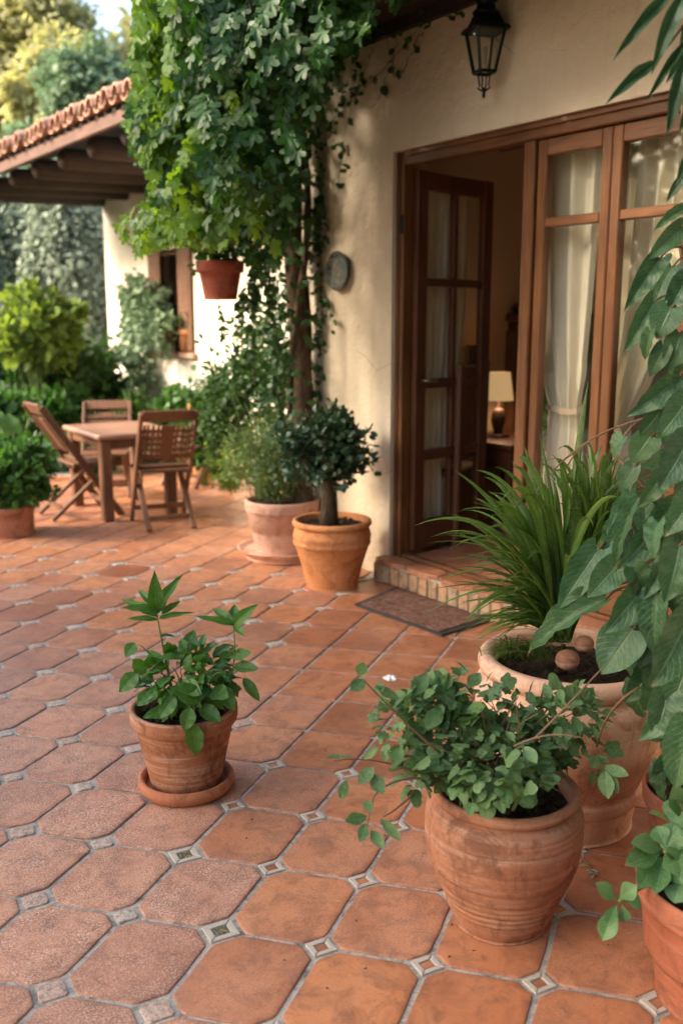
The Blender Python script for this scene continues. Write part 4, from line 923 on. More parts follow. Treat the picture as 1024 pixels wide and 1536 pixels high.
for a0 in (-2.35, -2.22, -2.0, -1.84):
    ang = a0 - PSI + .12; pts_ = []
    for (r, z) in ((1.006, .905), (1.008, .935), (.998, .975), (.95, 1.006)): pts_.append((RU * r * math.cos(ang), RU * r * math.sin(ang), zU * z)); ang += .012
    cr = MB(); cr.tube(pts_, [.0004, .0015, .0013, .0004], 5); local(rU, cr, 'rim_crack', M['soil'])
def blades(specs, name, mat, root, wid):
    """specs: (base, mid, tip, width)"""
    V = []; F = []; UV = []; Cc = []
    for (a, b, c, wd) in specs:
        pts_ = bez(a, b, c, 14); k0 = len(V); rnd = (rs.random(), rs.random(), rs.random(), 1); side0 = unit(np.cross(np.array(c) - np.array(a), unit(np.array([rs.uniform(-.4, .4), rs.uniform(-.4, .4), 1])) if abs((np.array(c) - np.array(a))[2]) < .8 * np.linalg.norm(np.array(c) - np.array(a)) else CF + np.array([rs.uniform(-.7, .7), rs.uniform(-.7, .7), 0])))
        for i, q in enumerate(pts_):
            t = i / 14; w_ = wd * (.55 + .9 * t if t < .5 else 1.0) * (1 - max(0, (t - .45) / .55) ** 1.8) + .0004
            tg = unit(pts_[min(i + 1, 14)] - pts_[max(i - 1, 0)]); sd = unit(side0 - tg * (side0 @ tg)); up = np.cross(sd, tg)
            for s_ in (-1, 0, 1): V.append(q + sd * w_ * s_ * .5 + up * abs(s_) * w_ * .22); Cc.append(rnd)
        for i in range(14):
            for s_ in (0, 1): a_ = k0 + i * 3 + s_; F.append((a_, a_ + 1, a_ + 4, a_ + 3)); UV += [(s_ * .5, i / 14), (s_ * .5 + .5, i / 14), (s_ * .5 + .5, (i + 1) / 14), (s_ * .5, (i + 1) / 14)]
    me = bpy.data.meshes.new(name); me.from_pydata([tuple(v) for v in V], [], F); me.polygons.foreach_set('use_smooth', [True] * len(F))
    uvl = me.uv_layers.new(name='UVMap'); uvl.data.foreach_set('uv', np.array(UV, float).ravel()); ca = me.color_attributes.new('rnd', 'FLOAT_COLOR', 'POINT'); ca.data.foreach_set('color', np.array(Cc, float).ravel())
    return under(root, link(name, me, mat))
sp = []; cb_ = P(838, 950, ZU)
def bl(tip, Zo, lift=.5, wd=.014, base=None):
    b0 = P((base or (838, 955))[0] + rs.uniform(-16, 16), (base or (838, 955))[1] + rs.uniform(-6, 10), ZU + rs.uniform(-.06, .06)); t = P(*tip, ZU + Zo); dist = np.linalg.norm(t - b0)
    mid = b0 * .62 + t * .38; mid[2] = max(b0[2] + .6 * max(0, t[2] - b0[2]), b0[2]) + dist * (.12 + .24 * lift); sp.append((b0, mid, t, wd * 1.2))
for (tip, zo, lf, wd) in [((622, 788), -.1, 1.2, .017), ((640, 815), -.15, .6, .012), ((680, 705), -.05, .1, .016), ((705, 752), -.2, .3, .014), ((676, 852), -.2, .35, .013), ((690, 878), -.1, .5, .012), ((700, 830), .1, .5, .014), ((882, 572), .0, 0, .020), ((783, 662), 0, 0, .018), ((742, 700), -.1, .8, .015), ((712, 705), .05, .9, .017), ((765, 690), .1, .5, .012), ((808, 650), .1, 0, .010), ((855, 690), -.1, .0, .014), ((905, 665), .1, .9, .015), ((930, 690), .0, .9, .014), ((915, 730), -.1, .9, .016), ((890, 790), -.2, 1.8, .017), ((745, 905), -.25, .9, .010), ((722, 900), -.1, .7, .009), ((760, 870), -.3, .8, .01), ((700, 765), .15, .9, .014), ((680, 800), -.05, .9, .014), ((660, 780), .12, .9, .014), ((735, 760), -.2, .3, .014), ((725, 740), -.1, .2, .013)]: bl(tip, zo, lf, wd)
for k in range(135):
    a = rs.uniform(-1.45, 1.1); L = rs.uniform(110, 285) * (1 - .18 * abs(a)); tip = (838 + math.sin(a) * L * 1.05, 950 - math.cos(a) * L); bl(tip, rs.uniform(-.28, .28), rs.uniform(0, 1.9), rs.uniform(.012, .027))
for k in range(45): a = rs.uniform(-1.75, -1.2); L = rs.uniform(80, 150); bl((838 + math.sin(a) * L, 950 - math.cos(a) * L), rs.uniform(-.25, .2), rs.uniform(.4, 1.4), rs.uniform(.004, .009))
for k in range(170): a = rs.uniform(-.7, 1.2); L = rs.uniform(60, 170); bl((895 + math.sin(a) * L, 830 - math.cos(a) * L), rs.uniform(-.2, .3), rs.uniform(.4, 2.0), rs.uniform(.005, .011), (885, 870))
for k in range(120): a = rs.uniform(-1.5, 1.5); L = rs.uniform(20, 60); bl((770 + math.sin(a) * L + rs.uniform(-25, 30), 985 - abs(math.cos(a)) * L * .6), rs.uniform(-.12, .0), .4, .003, (775 + rs.uniform(-40, 60), 985))
blades(sp, 'foliage', M['grass'], rU, 0)
for (x, y, wpx, lab) in ((851, 990, 36, 'round reddish clay ball on the urn soil, nearest the rim'), (876, 966, 30, 'round clay ball on the urn soil, behind the nearer ball')):
    q = P(x, y, ZU - .14 if x < 860 else ZU - .08); R_ = wpx / 2 * ZU / FPX; q[2] = max(q[2], zU * .90 + R_ * .6); m = MB(); m.lathe([(R_ * math.sin(t) * (1 + .04 * math.sin(3 * t)), -R_ * .85 * math.cos(t)) for t in [PI * k / 14 for k in range(15)]], 28, wob=.03, ph=x); o = m.build('clay_ball', M['ball']); o.location = q; tag(o, lab, 'clay ball', 'clay balls on the urn soil')

# 4, 5 wall pots
def simple_pot(label, cat, ctr, prof, mat, group=None): r = pot_root(label, cat, ctr, group); m = MB(); m.lathe(prof, 72, wob=.003); local(r, m, 'pot', mat); return r
pO = G(498, 877); zO = hz(pO, 778); RO = rpx((*pO[:2], zO), 119); b_ = rpx(pO, 76)
rO = simple_pot('orange clay pot with thick rim holding a small dark round tree', 'potted plant', pO, smoothprof([(0, 0), (b_ * .95, 0), (b_, .006), (RO * .80, zO * .36), (RO * .93, zO * .60), (RO * .975, zO * .64), (RO * .985, zO * .67), (RO * .97, zO * .70), (RO * .985, zO * .78), (RO * .93, zO * .88), (RO * .90, zO * .905)], 4) + smoothprof([(RO * .91, zO * .91), (RO * .98, zO * .92), (RO * 1.0, zO * .95), (RO * .98, zO * .99), (RO * .93, zO), (RO * .88, zO * .97), (RO * .86, zO * .8)], 3), M['orange']); soil_disc(rO, RO * .87, zO * .9)
ZO = (np.array(pO) - CAM) @ CF; st_ = MB(); t0 = P(493, 778, ZO); st_.tube([t0 - np.array([0, 0, .05]), P(494, 750, ZO), P(495, 725, ZO), P(500, 690, ZO)], [.058, .045, .038, .025], 14)
for k in range(26):
    a = rs.uniform(0, 2 * PI); e = rs.uniform(.1, 1.2); L = rs.uniform(.12, .27); q = P(497, 720 + rs.uniform(-30, 0), ZO); st_.tube(bez(q, q + np.array([math.cos(a) * L * .5, math.sin(a) * L * .5, L * .1]), q + np.array([math.cos(a) * L * math.cos(e), math.sin(a) * L * math.cos(e), L * math.sin(e) * 1.1]), 5), [.016, .013, .01, .008, .006, .004], 6)
under(rO, st_.build('trunk', M['bark']))
def crown(n, ctr, rad, L, T, clumps=30, sig=.22, shell=.55, up=.2, droop=0., seed=0, dirs=None):
    """clumped crown: leaf sprays round clump centres with gaps between"""
    c = np.array(ctr); rad = np.array(rad); cc = rdir(clumps) * (RG.uniform(shell, 1, (clumps, 1))) * rad + c
    i = RG.integers(0, clumps, n); off = RG.normal(size=(n, 3)) * sig * rad * RG.uniform(.5, 1.2, (clumps, 1))[i]; p = cc[i] + off
    d = unit((p - c) / rad * .7 + RG.normal(size=(n, 3)) * .6 + np.array([0, 0, -droop])); nn = unit((p - c) / rad * .5 + np.array([0, 0, up + .4]) + RG.normal(size=(n, 3)) * .45)
    return (T, p, d, nn, RG.uniform(*L, n), RG.uniform(.8, 1.25, n))
cO = P(494, 672, ZO); s = ZO / FPX
wl(rO, 'foliage', [crown(2300, cO, (64 * s, 64 * s, 56 * s), (.03, .055), T_OV3, 60, .16, .35), crown(350, cO + np.array([0, 0, -.1]), (70 * s, 70 * s, 30 * s), (.03, .05), T_OV3, 16, .15, .7)], M['bons'])

pK = G(424, 834); zk0 = .05; zK = hz(pK, 748); RK = rpx((*pK[:2], zK), 112); b_ = RK * .70; hK = zK - zk0
rK = simple_pot('pinkish clay pot with airy green herb bush against the wall corner', 'potted plant', (pK[0], pK[1], zk0), smoothprof([(0, 0), (b_ * .95, 0), (b_, .006), (RK * .83, hK * .35)], 3) + [(RK * .845, hK * .42), (RK * .87, hK * .425), (RK * .94, hK * .78)] + smoothprof([(RK * .945, hK * .785), (RK * .99, hK * .80), (RK, hK * .97), (RK * .97, hK), (RK * .92, hK * .99), (RK * .89, hK * .8)], 3), M['pink']); soil_disc(rK, RK * .9, hK * .9)
sk = rpx(pK, 134); m = MB(); m.lathe(smoothprof([(0, .003), (sk * .75, .0), (sk * .8, .012), (sk, .062), (sk * .985, .070), (sk * .93, .060), (sk * .8, .045), (0, .045)], 3), 72); o = m.build('saucer', M['urn']); o.location = (pK[0], pK[1], .001); tag(o, 'wide pinkish clay saucer under the herb pot by the wall', 'saucer')
ZK = (np.array(pK) - CAM) @ CF; s = ZK / FPX; st_ = MB()
for k in range(60): a = P(415 + rs.uniform(-25, 25), 748, ZK + rs.uniform(-.1, .1)); b2 = P(400 + rs.uniform(-70, 80), 640 + rs.uniform(-60, 60), ZK + rs.uniform(-.25, .25)); st_.tube(bez(a, (a + b2) / 2 + np.array([0, 0, .08]), b2, 5), [.004, .0035, .003, .0025, .002, .001], 5)
under(rK, st_.build('stems', M['stem']))
wl(rK, 'foliage', [crown(3200, P(403, 680, ZK), (66 * s, 60 * s, 62 * s), (.022, .045), T_SM2, 70, .18, .3, .2), crown(1500, P(395, 712, ZK - .05), (50 * s, 50 * s, 38 * s), (.02, .04), T_SM2, 40, .2, .4)], M['herb'])

# tall airy climber behind the pots, and lower lime bush
def bush(name, label, cat, groups, mat, base, stemsegs, group=None, smat=None, sr_=.006, kind=None):
    r = empty(name, (base[0], base[1], base[2] if len(base) > 2 else 0)); tag(r, label, cat, group, kind); wl(r, 'foliage', groups, mat); st = MB()
    for (a, b) in stemsegs: a = np.array(a, float); b = np.array(b, float); st.tube(bez(a, (a + b) / 2 + np.array([rs.uniform(-.05, .05), rs.uniform(-.05, .05), .03]), b, 6), [sr_ * (1 - .1 * k) for k in range(7)], 6)
    under(r, st.build('stems', smat or M['stem'])); return r
def fan(base, top, n, spread, j=.1): return [((base[0] + rs.uniform(-j, j), base[1] + rs.uniform(-j, j), base[2]), np.array(top) + np.array([rs.uniform(-spread, spread), rs.uniform(-spread, spread), rs.uniform(-.2, .2)])) for _ in range(n)]
Zc = 6.9; s = Zc / FPX; cb2 = np.array([*G(392, 745)[:2], 0]); cg = []
for (x, y, rx, ry, n) in ((395, 500, 45, 60, 420), (370, 560, 62, 55, 900), (345, 600, 48, 50, 700), (400, 610, 55, 60, 900), (420, 540, 35, 70, 500), (330, 640, 40, 45, 500)): cg.append(crown(n, P(x, y, Zc + rs.uniform(-.2, .2)), (rx * s, rx * s, ry * s), (.03, .06), T_SM, 30, .22, .2, .2))
bush('garden_shrub', 'tall airy small-leaved shrub rising behind the pink pot', 'shrub', cg, M['mid'], cb2, fan(cb2, P(385, 540, Zc), 22, .35), sr_=.007)
Zl = 7.6; s = Zl / FPX; cb3 = np.array([*G(345, 735)[:2], 0]); bush('garden_shrub', 'low bright lime-green shrub beside the herb pot', 'shrub', [crown(1500, P(340, 668, Zl), (36 * s, 36 * s, 46 * s), (.04, .07), T_SM, 34, .2, .4), crown(700, P(350, 705, Zl - .2), (34 * s, 34 * s, 24 * s), (.03, .06), T_SM, 20, .2, .4)], M['lime'], cb3, fan(cb3, P(340, 670, Zl), 10, .15))

# hanging pot
Zh = 5.55; q1 = P(330, 392, Zh); q0 = P(331, 447, Zh); RH = 35 * Zh / FPX; hH = q1[2] - q0[2]; rH = empty('hanging_pot', tuple(q0)); tag(rH, 'dark red clay pot hanging on wires under the leaf canopy', 'hanging pot')
m = MB(); m.lathe(smoothprof([(0, 0), (RH * .66, 0), (RH * .68, .004), (RH * .86, hH * .70)], 3) + smoothprof([(RH * .90, hH * .705), (RH * .97, hH * .72), (RH * 1.0, hH * .98), (RH * .97, hH), (RH * .92, hH * .98), (RH * .88, hH * .7)], 3), 56, wob=.004); local(rH, m, 'pot', M['red']); soil_disc(rH, RH * .89, hH * .88)
wr = MB()
for k in range(3): a = k * 2 * PI / 3 + .4; wr.tube([(RH * .97 * math.cos(a), RH * .97 * math.sin(a), hH * .9), (.0, 0, hH + .55)], .002, 5)
wr.tube([(0, 0, hH + .55), (0, 0, 2.985 - q0[2])], .002, 5); local(rH, wr, 'hanger', M['black'])
s = Zh / FPX
hg_ = [crown(360, P(328, 372, Zh), (46 * s, 40 * s, 26 * s), (.035, .06), T_OV3, 20, .25, .3)]
for (x0, y0, x1, y1) in ((325, 448, 338, 512), (300, 390, 285, 420)):
    a = P(x0, y0, Zh - .05); b = P(x1, y1, Zh - .05); n = 26 if y1 > 450 else 8; t = RG.random(n)[:, None]; hg_.append((T_OV3, a + (b - a) * t + RG.normal(size=(n, 3)) * .012, unit(RG.normal(size=(n, 3)) + np.array([0, 0, -.6])), unit(RG.normal(size=(n, 3)) + np.array([-.5, -.8, .2])), RG.uniform(.025, .045, n), 1.1))
wl(rH, 'foliage', hg_, M['green2']); sv = MB(); sv.tube([P(325, 448, Zh - .05), P(333, 480, Zh - .05), P(338, 512, Zh - .05)], .0018, 5); sv.tube([P(310, 388, Zh - .08), P(318, 386, Zh - .12), P(325, 448, Zh - .05)], .0018, 5); under(rH, sv.build('trailing_stem', M['stem']))

# left planter
pL = G(8, 800); zL = hz(pL, 757); RL = rpx((*pL[:2], zL), 92)
rL = simple_pot('broad brown clay planter with lush leafy plant at the left edge', 'potted plant', pL, smoothprof([(0, 0), (RL * .88, 0), (RL * .93, .01), (RL * .92, zL * .1), (RL * .95, zL * .8), (RL * 1.0, zL * .84), (RL, zL * .98), (RL * .95, zL), (RL * .90, zL * .9), (RL * .9, zL * .7)], 4), M['planter']); soil_disc(rL, RL * .91, zL * .86)
ZL = (np.array(pL) - CAM) @ CF; s = ZL / FPX
wl(rL, 'foliage', [crown(1500, P(20, 705, ZL), (62 * s, 58 * s, 46 * s), (.05, .09), T_OV3, 50, .15, .5), crown(300, P(50, 735, ZL - .1), (38 * s, 30 * s, 18 * s), (.04, .06), T_OV3, 14, .2, .5)], M['green2'])
st_ = MB()
for a, b in fan((pL[0], pL[1], zL * .85), P(18, 710, ZL), 16, .15, .1): st_.tube([a, b], [.006, .003], 6)
under(rL, st_.build('stems', M['stem']))

# right-edge pots
pC = G(1058, 1262); pC = G(1062, 1330); zC = hz(pC, 1182); RC = rpx((*pC[:2], zC), 212)
rC = simple_pot('reddish clay pot of the large drooping-leaved climber at the right edge', 'potted plant', pC, smoothprof([(0, 0), (RC * .62, 0), (RC * .66, .008), (RC * .85, zC * .5), (RC * .93, zC * .80)], 4) + smoothprof([(RC * .95, zC * .82), (RC * .985, zC * .84), (RC * 1.0, zC * .97), (RC * .98, zC), (RC * .955, zC * .995), (RC * .94, zC * .9)], 3), M['dred']); soil_disc(rC, RC * .94, zC * .88)
pD = G(1092, 1492); zD = hz(pD, 1318); RD = rpx((*pD[:2], zD), 294)
rD = simple_pot('smooth reddish clay pot with fleshy rounded leaves in the near right corner', 'potted plant', pD, smoothprof([(0, 0), (RD * .70, 0), (RD * .73, .01), (RD * .82, zD * .35), (RD * .88, zD * .40), (RD * .93, zD * .78)], 4) + smoothprof([(RD * .945, zD * .80), (RD * .99, zD * .82), (RD, zD * .96), (RD * .98, zD), (RD * .95, zD * .995), (RD * .93, zD * .85)], 3), M['dred']); soil_disc(rD, RD * .93, zD * .86)
ZD = (np.array(pD) - CAM) @ CF; hl = [((995, 1275), (958, 1262), ZD - .02, ZD - .08, 26), ((992, 1280), (948, 1290), ZD - .02, ZD - .1, 30), ((992, 1285), (962, 1325), ZD - .02, ZD - .1, 32), ((995, 1285), (985, 1330), ZD - .02, ZD - .12, 30), ((998, 1272), (985, 1240), ZD - .02, ZD, 32), ((1000, 1272), (1012, 1235), ZD - .02, ZD, 30), ((1000, 1280), (1030, 1265), ZD - .02, ZD - .05, 36), ((1000, 1285), (1022, 1320), ZD - .02, ZD - .1, 34), ((1020, 1320), (1012, 1352), ZD - .08, ZD - .12, 34), ((1025, 1290), (1050, 1330), ZD, ZD - .1, 36), ((1005, 1262), (1040, 1230), ZD, ZD, 34),
      ((925, 1352), (900, 1328), ZD - .1, ZD - .12, 22), ((928, 1350), (950, 1330), ZD - .1, ZD - .12, 26), ((926, 1356), (903, 1410), ZD - .1, ZD - .14, 28), ((932, 1356), (938, 1385), ZD - .1, ZD - .12, 18), ((934, 1350), (963, 1352), ZD - .1, ZD - .1, 24), ((924, 1356), (912, 1385), ZD - .1, ZD - .16, 18)]
R2 = [between(*q) for q in hl]
bl_ = crown(60, P(1065, 1285, ZD), (.12, .12, .08), (.06, .09), T_OB, 14, .3, .3); wl(rD, 'foliage', [hero(hl, T_OB), bl_], M['ob'])
st_ = MB()
for path in ([(1040, 1320), (1010, 1290), (997, 1278)], [(1020, 1320), (970, 1320), (928, 1353)]): st_.tube(bez(*[P(x, y, ZD - .04 * i) for i, (x, y) in enumerate(path)]), .004, 7)
under(rD, st_.build('stems', M['stem']))
# fallen sprig on the tiles
q = G(893, 1318); sg_ = MB(); lv = []
sg_.tube([q + np.array([0, 0, .004]), q + np.array([.03, .05, .012]), q + np.array([.05, .11, .006])], [.0015, .0015, .0008], 5); r = empty('fallen_sprig', tuple(q)); tag(r, 'small dry grey sprig lying on the tiles between the large pots', 'twig'); under(r, sg_.build('twig', M['rstem']))
n = 22; t = RG.random((n, 1)); wl(r, 'leaflets', [(T_SM2, q + t * np.array([.05, .11, 0.]) + np.array([0, 0, .009]), unit(RG.normal(size=(n, 3)) * np.array([1, 1, .15])), np.tile([[0, 0, 1.]], (n, 1)) + RG.normal(size=(n, 3)) * .2, RG.uniform(.014, .026, n), 1.)], M['grey'])

# large climber with drooping leaves
ZC = (np.array(pC) - CAM) @ CF
big = [((1005, 763), (930, 863), 2.15, 2.1, 46), ((958, 750), (909, 834), 2.2, 2.15, 26, .4), ((944, 742), (905, 799), 2.25, 2.2, 13, .6), ((1018, 820), (1006, 902), 2.0, 1.95, 50), ((972, 870), (910, 955), 2.1, 2.05, 46), ((985, 893), (971, 984), 2.05, 2.0, 40), ((896, 826), (834, 916), 2.25, 2.2, 40), ((908, 900), (779, 955), 2.2, 2.2, 42, .3), ((1032, 660), (985, 745), 2.05, 2.0, 46), ((1040, 745), (1002, 802), 2.0, 1.95, 42), ((925, 848), (876, 902), 2.2, 2.15, 38), ((930, 785), (903, 832), 2.3, 2.25, 32), ((948, 945), (890, 1022), 2.1, 2.08, 60), ((1012, 1060), (962, 1112), 2., 1.95, 40), ((1030, 930), (975, 1052), 1.95, 1.9, 62), ((1000, 1040), (985, 1120), 2.0, 1.95, 44), ((1035, 1085), (1004, 1205), 1.9, 1.88, 52), ((940, 800), (905, 880), 2.3, 2.28, 36), ((990, 950), (948, 1010), 2.12, 2.1, 40), ((1035, 860), (1010, 960), 2.02, 2., 52), ((1010, 690), (960, 700), 2.2, 2.15, 30), ((985, 990), (940, 1068), 2.15, 2.12, 44), ((1030, 1000), (1000, 1075), 2.0, 1.98, 50)]
up_ = [((1023, 341), (980, 380), 2.3, 2.25, 22), ((988, 388), (944, 453), 2.3, 2.25, 28), ((1008, 400), (975, 450), 2.35, 2.3, 26), ((980, 453), (946, 518), 2.25, 2.2, 30), ((1005, 462), (984, 505), 2.2, 2.18, 34), ((976, 497), (961, 540), 2.2, 2.2, 17), ((996, 520), (973, 566), 2.2, 2.2, 21), ((1018, 565), (957, 622), 2.2, 2.15, 34), ((990, 615), (962, 658), 2.2, 2.2, 26), ((935, 655), (912, 682), 2.3, 2.3, 30), ((975, 655), (945, 695), 2.25, 2.25, 32), ((1024, 314), (984, 335), 2.3, 2.28, 14), ((1020, 500), (1004, 560), 2.2, 2.18, 30), ((1028, 420), (1000, 470), 2.25, 2.2, 30), ((1030, 600), (995, 650), 2.15, 2.1, 34), ((1000, 575), (1018, 610), 2.2, 2.2, 26), ((950, 700), (925, 740), 2.25, 2.25, 22)]
for L_ in (big, up_):
    for k_, q_ in enumerate(L_):
        if len(q_) == 5: f_ = .84 if L_ is big and k_ > 7 else .95; L_[k_] = (q_[0], (q_[0][0] + (q_[1][0] - q_[0][0]) * f_, q_[0][1] + (q_[1][1] - q_[0][1]) * f_), q_[2], q_[3], q_[4] * 1.05, rs.uniform(-.6, .6))
gB = [hero(big[0::2], T_HEART2), hero(big[1::2], T_HEART3), hero(up_[0::2], T_HEART), hero(up_[1::2], T_HEART3)]
nf = 80; fp = []
for k in range(nf):
    y = rs.uniform(330, 1180); xl = 1075 if y < 620 else 965 if y < 950 else 990; x = rs.uniform(xl, 1180); fp.append(P(x, y, rs.uniform(2.1, 2.6)))
fp = np.array(fp)
ng = 60; gp = []
for k in range(ng):
    y = rs.uniform(690, 1150); xl = 985 - (y - 690) * .25 if y < 900 else 925 + (y - 900) * .2; gp.append(P(rs.uniform(xl, 1060), y, rs.uniform(2.05, 2.4)))
gB.append((T_HEART3, np.array(gp), unit(np.array([[-.35, -.25, -1.]]) + RG.normal(size=(ng, 3)) * .45), unit(-CR * .2 - CF * .8 + np.array([0, 0, .35]) + RG.normal(size=(ng, 3)) * .5), RG.uniform(.06, .115, ng), RG.uniform(.75, 1.05, ng)))
gB.append((T_HEART, fp, unit(np.array([[-.25, -.2, -1.]]) + RG.normal(size=(nf, 3)) * .35), unit(-CR * .2 - CF * .8 + np.array([0, 0, .35]) + RG.normal(size=(nf, 3)) * .35), RG.uniform(.07, .12, nf), RG.uniform(.8, 1.1, nf)))
wl(rC, 'foliage', gB, M['big'])
st_ = MB(); bs = (pC[0], pC[1], zC * .88)
for path in ([(1050, 700), (1035, 300), (1020, 120)], [(1060, 800), (1010, 600), (1000, 380)], [(1060, 900), (1000, 760), (930, 690)], [(1060, 700), (1040, 480), (1015, 340)]):
    Q = [P(x, y, 2.4) for x, y in path]; st_.tube([np.array(bs) + np.array([rs.uniform(-.05, .05), rs.uniform(-.05, .05), 0])] + bez(*Q), .005, 7)
for q_ in up_ + big: a = P(*q_[0], q_[2]); b = P(q_[0][0] + 45, q_[0][1] + rs.uniform(-30, 20), 2.4); st_.tube(bez(a, (a + b) / 2 + np.array([0, 0, .04]), b, 5), .0028, 5)
st_.tube(bez(P(830, 705, 2.5), P(900, 628, 2.4), P(1035, 615, 2.35)), .0022, 5); st_.tube(bez(P(850, 700, 2.5), P(870, 660, 2.4), P(925, 640, 2.35)), .0018, 5); st_.tube(bez(P(895, 1120, 2.2), P(905, 1060, 2.1), P(960, 1030, 2.1)), .0028, 5)
under(rC, st_.build('stems', M['rstem']))
# hanging dark branch at the top right
dk = [((1008, -12), (924, 73), 2.0, 1.98, 20), ((1024, -6), (979, 96), 1.95, 1.93, 26), ((981, 95), (917, 139), 2.05, 2.0, 20), ((1030, 62), (971, 141), 2.0, 1.98, 14), ((1030, 90), (1001, 192), 1.9, 1.88, 26), ((1028, 262), (999, 299), 2.1, 2.1, 16), ((1040, 75), (1000, 118), 2.1, 2.1, 22), ((1060, 120), (1020, 190), 1.95, 1.93, 28), ((1060, -20), (1020, 60), 2.1, 2.1, 26), ((1045, 215), (1018, 262), 2.05, 2., 20)]
bp = P(1060, -40, 2.05); rX = empty('hanging_branch', tuple(bp)); tag(rX, 'dark long-leaved branch drooping in at the top right corner', 'branch')
nf = 22; fp = np.array([P(rs.uniform(1085, 1220), rs.uniform(-120, 260), rs.uniform(1.95, 2.5)) for _ in range(nf)]); wl(rX, 'foliage', [hero(dk, T_HI), (T_HI, fp, unit(np.array([[-.5, -.2, -.8]]) + RG.normal(size=(nf, 3)) * .3), unit(-CF + RG.normal(size=(nf, 3)) * .4), RG.uniform(.08, .12, nf), .6)], M['darkl'])
wl(rX, 'shade_foliage', [crown(4000, (2.2, .75, 3.15), (1.25, 1.45, .26), (.10, .18), T_NARROW2, 40, .3, .3, .2, .6)], M['darkl'])  # unseen overhead leaves, added to shade the right foreground
st_ = MB(); st_.tube(bez(P(1120, -90, 2.2), P(1060, -10, 2.05), P(981, 95, 2.0), 10), [.006 - .0004 * k for k in range(11)], 7); st_.tube(bez(P(1120, -90, 2.2), P(1070, 60, 2.05), P(1035, 270, 2.0), 10), [.006 - .0004 * k for k in range(11)], 7); under(rX, st_.build('twig', M['bark']))
# ------------------------------------------------------------------ vine on its post
Zv = 6.12; vb = G(449, 838); vb = np.array([XW - .10, YC - .12, 0]); vx = P(447, 400, Zv)
vb = np.array([vx[0], vx[1], 0])
vine = empty('climbing_vine', tuple(vb)); tag(vine, 'huge leafy vine with thick dark trunk spreading over the house corner', 'climbing plant')
tk = MB(); pts_ = [np.array([vb[0] + .025 * math.sin(z * 2.3), vb[1] + .02 * math.cos(z * 3.1), z]) for z in np.linspace(-.02, 3.35, 16)]
tk.tube(pts_, [.075 - .002 * k for k in range(16)], 16)
for ph in (0, 2.1, 4.2):
    tk.tube([p + np.array([.062 * math.cos(ph + p[2] * 2.6), .062 * math.sin(ph + p[2] * 2.6), 0]) for p in [np.array([vb[0], vb[1], z]) for z in np.linspace(0, 3.3, 40)]], .022, 8)
for (x, y, z_) in ((230, 60, 5.2), (300, 150, 4.9), (200, 320, 5.3), (260, 360, 5.2), (380, 60, 4.8), (560, 20, 4.9), (330, 300, 5.1), (250, -60, 5.6), (450, -40, 5)):
    e = P(x, y, z_); a = np.array([vb[0], vb[1], min(3.2, max(e[2] + .2, 2.3))]); tk.tube(bez(a, (a + e) / 2 + np.array([0, 0, .25]), e, 10), [.03 - .0026 * k for k in range(11)], 7)
under(vine, tk.build('trunk', M['vinewood']))
poly = [(205, -80), (200, 10), (212, 50), (190, 95), (207, 140), (186, 190), (202, 235), (225, 265), (232, 300), (205, 320), (172, 335), (160, 355), (190, 368), (205, 390), (232, 378), (262, 368), (300, 378), (362, 372), (375, 430), (392, 440), (405, 410), (425, 390), (440, 330), (452, 260), (470, 190), (500, 120), (525, 80), (560, 55), (590, 20), (615, -10), (620, -80)]
def inside(x, y):
    c = False; j = len(poly) - 1
    for i in range(len(poly)):
        xi, yi = poly[i]; xj, yj = poly[j]
        if (yi > y) != (yj > y) and x < (xj - xi) * (y - yi) / (yj - yi) + xi: c = not c
        j = i
    return c
def canopy(n, zlo, zhi, xr=(160, 650), yr=(-110, 460), test=None):
    out = []
    while len(out) < n:
        x = rs.uniform(*xr); y = rs.uniform(*yr)
        if inside(x, y) and (test is None or test(x, y)): out.append((x, y, rs.uniform(zlo, zhi)))
    return out
def hangleaves(pts, L, T, jit=.45, ws=(.85, 1.15)):
    p = np.array([P(*q) for q in pts]); n = len(p)
    d = unit(np.array([[0, 0, -1.]]) + np.array([[-.35, -.35, 0.]]) + RG.normal(size=(n, 3)) * jit); nn = unit(-CF * .5 - CR * .3 + np.array([0, 0, .75]) + RG.normal(size=(n, 3)) * .35)
    return (T, p, d, nn, RG.uniform(*L, n), RG.uniform(*ws, n))
def sprig(x, y, z, n, L, out):
    a = P(x, y, z); dirn = unit(np.array([rs.gauss(-.25, .45), rs.gauss(-.2, .45), rs.uniform(-1.0, -.2)])); ln = rs.uniform(.16, .36)
    for i in range(n):
        t = (i + rs.random() * .5) / n; p = a + dirn * ln * t + np.array([0, 0, -.10 * t * t]); sd = (-1) ** i
        side = unit(np.cross(dirn, np.array([0, 0, 1.]))) * sd; d_ = unit(dirn * .5 + side * rs.uniform(.3, .9) + np.array([0, 0, -rs.uniform(.3, 1.1)]))
        l_ = rs.uniform(*L) * (1 - .35 * t); q = pr(p + d_ * l_)
        if not (inside(q[0], q[1] - 4)): continue
        n_ = unit(np.array([rs.gauss(-.35, .35), rs.gauss(-.35, .35), rs.uniform(.25, 1.0)])); out.append((p, d_, n_, l_))
def pack(out, T): return (T, np.array([o[0] for o in out]), np.array([o[1] for o in out]), np.array([o[2] for o in out]), np.array([o[3] for o in out]), RG.uniform(.85, 1.15, len(out)))
def region(n, zlo, zhi, L, test=None, k=9):
    out = []
    for (x, y, z) in canopy(n, zlo, zhi, test=test): sprig(x, y - 10, z, k, L, out)
    return out
lo = lambda x, y: y < 300 or (x > 290 and y < 350)
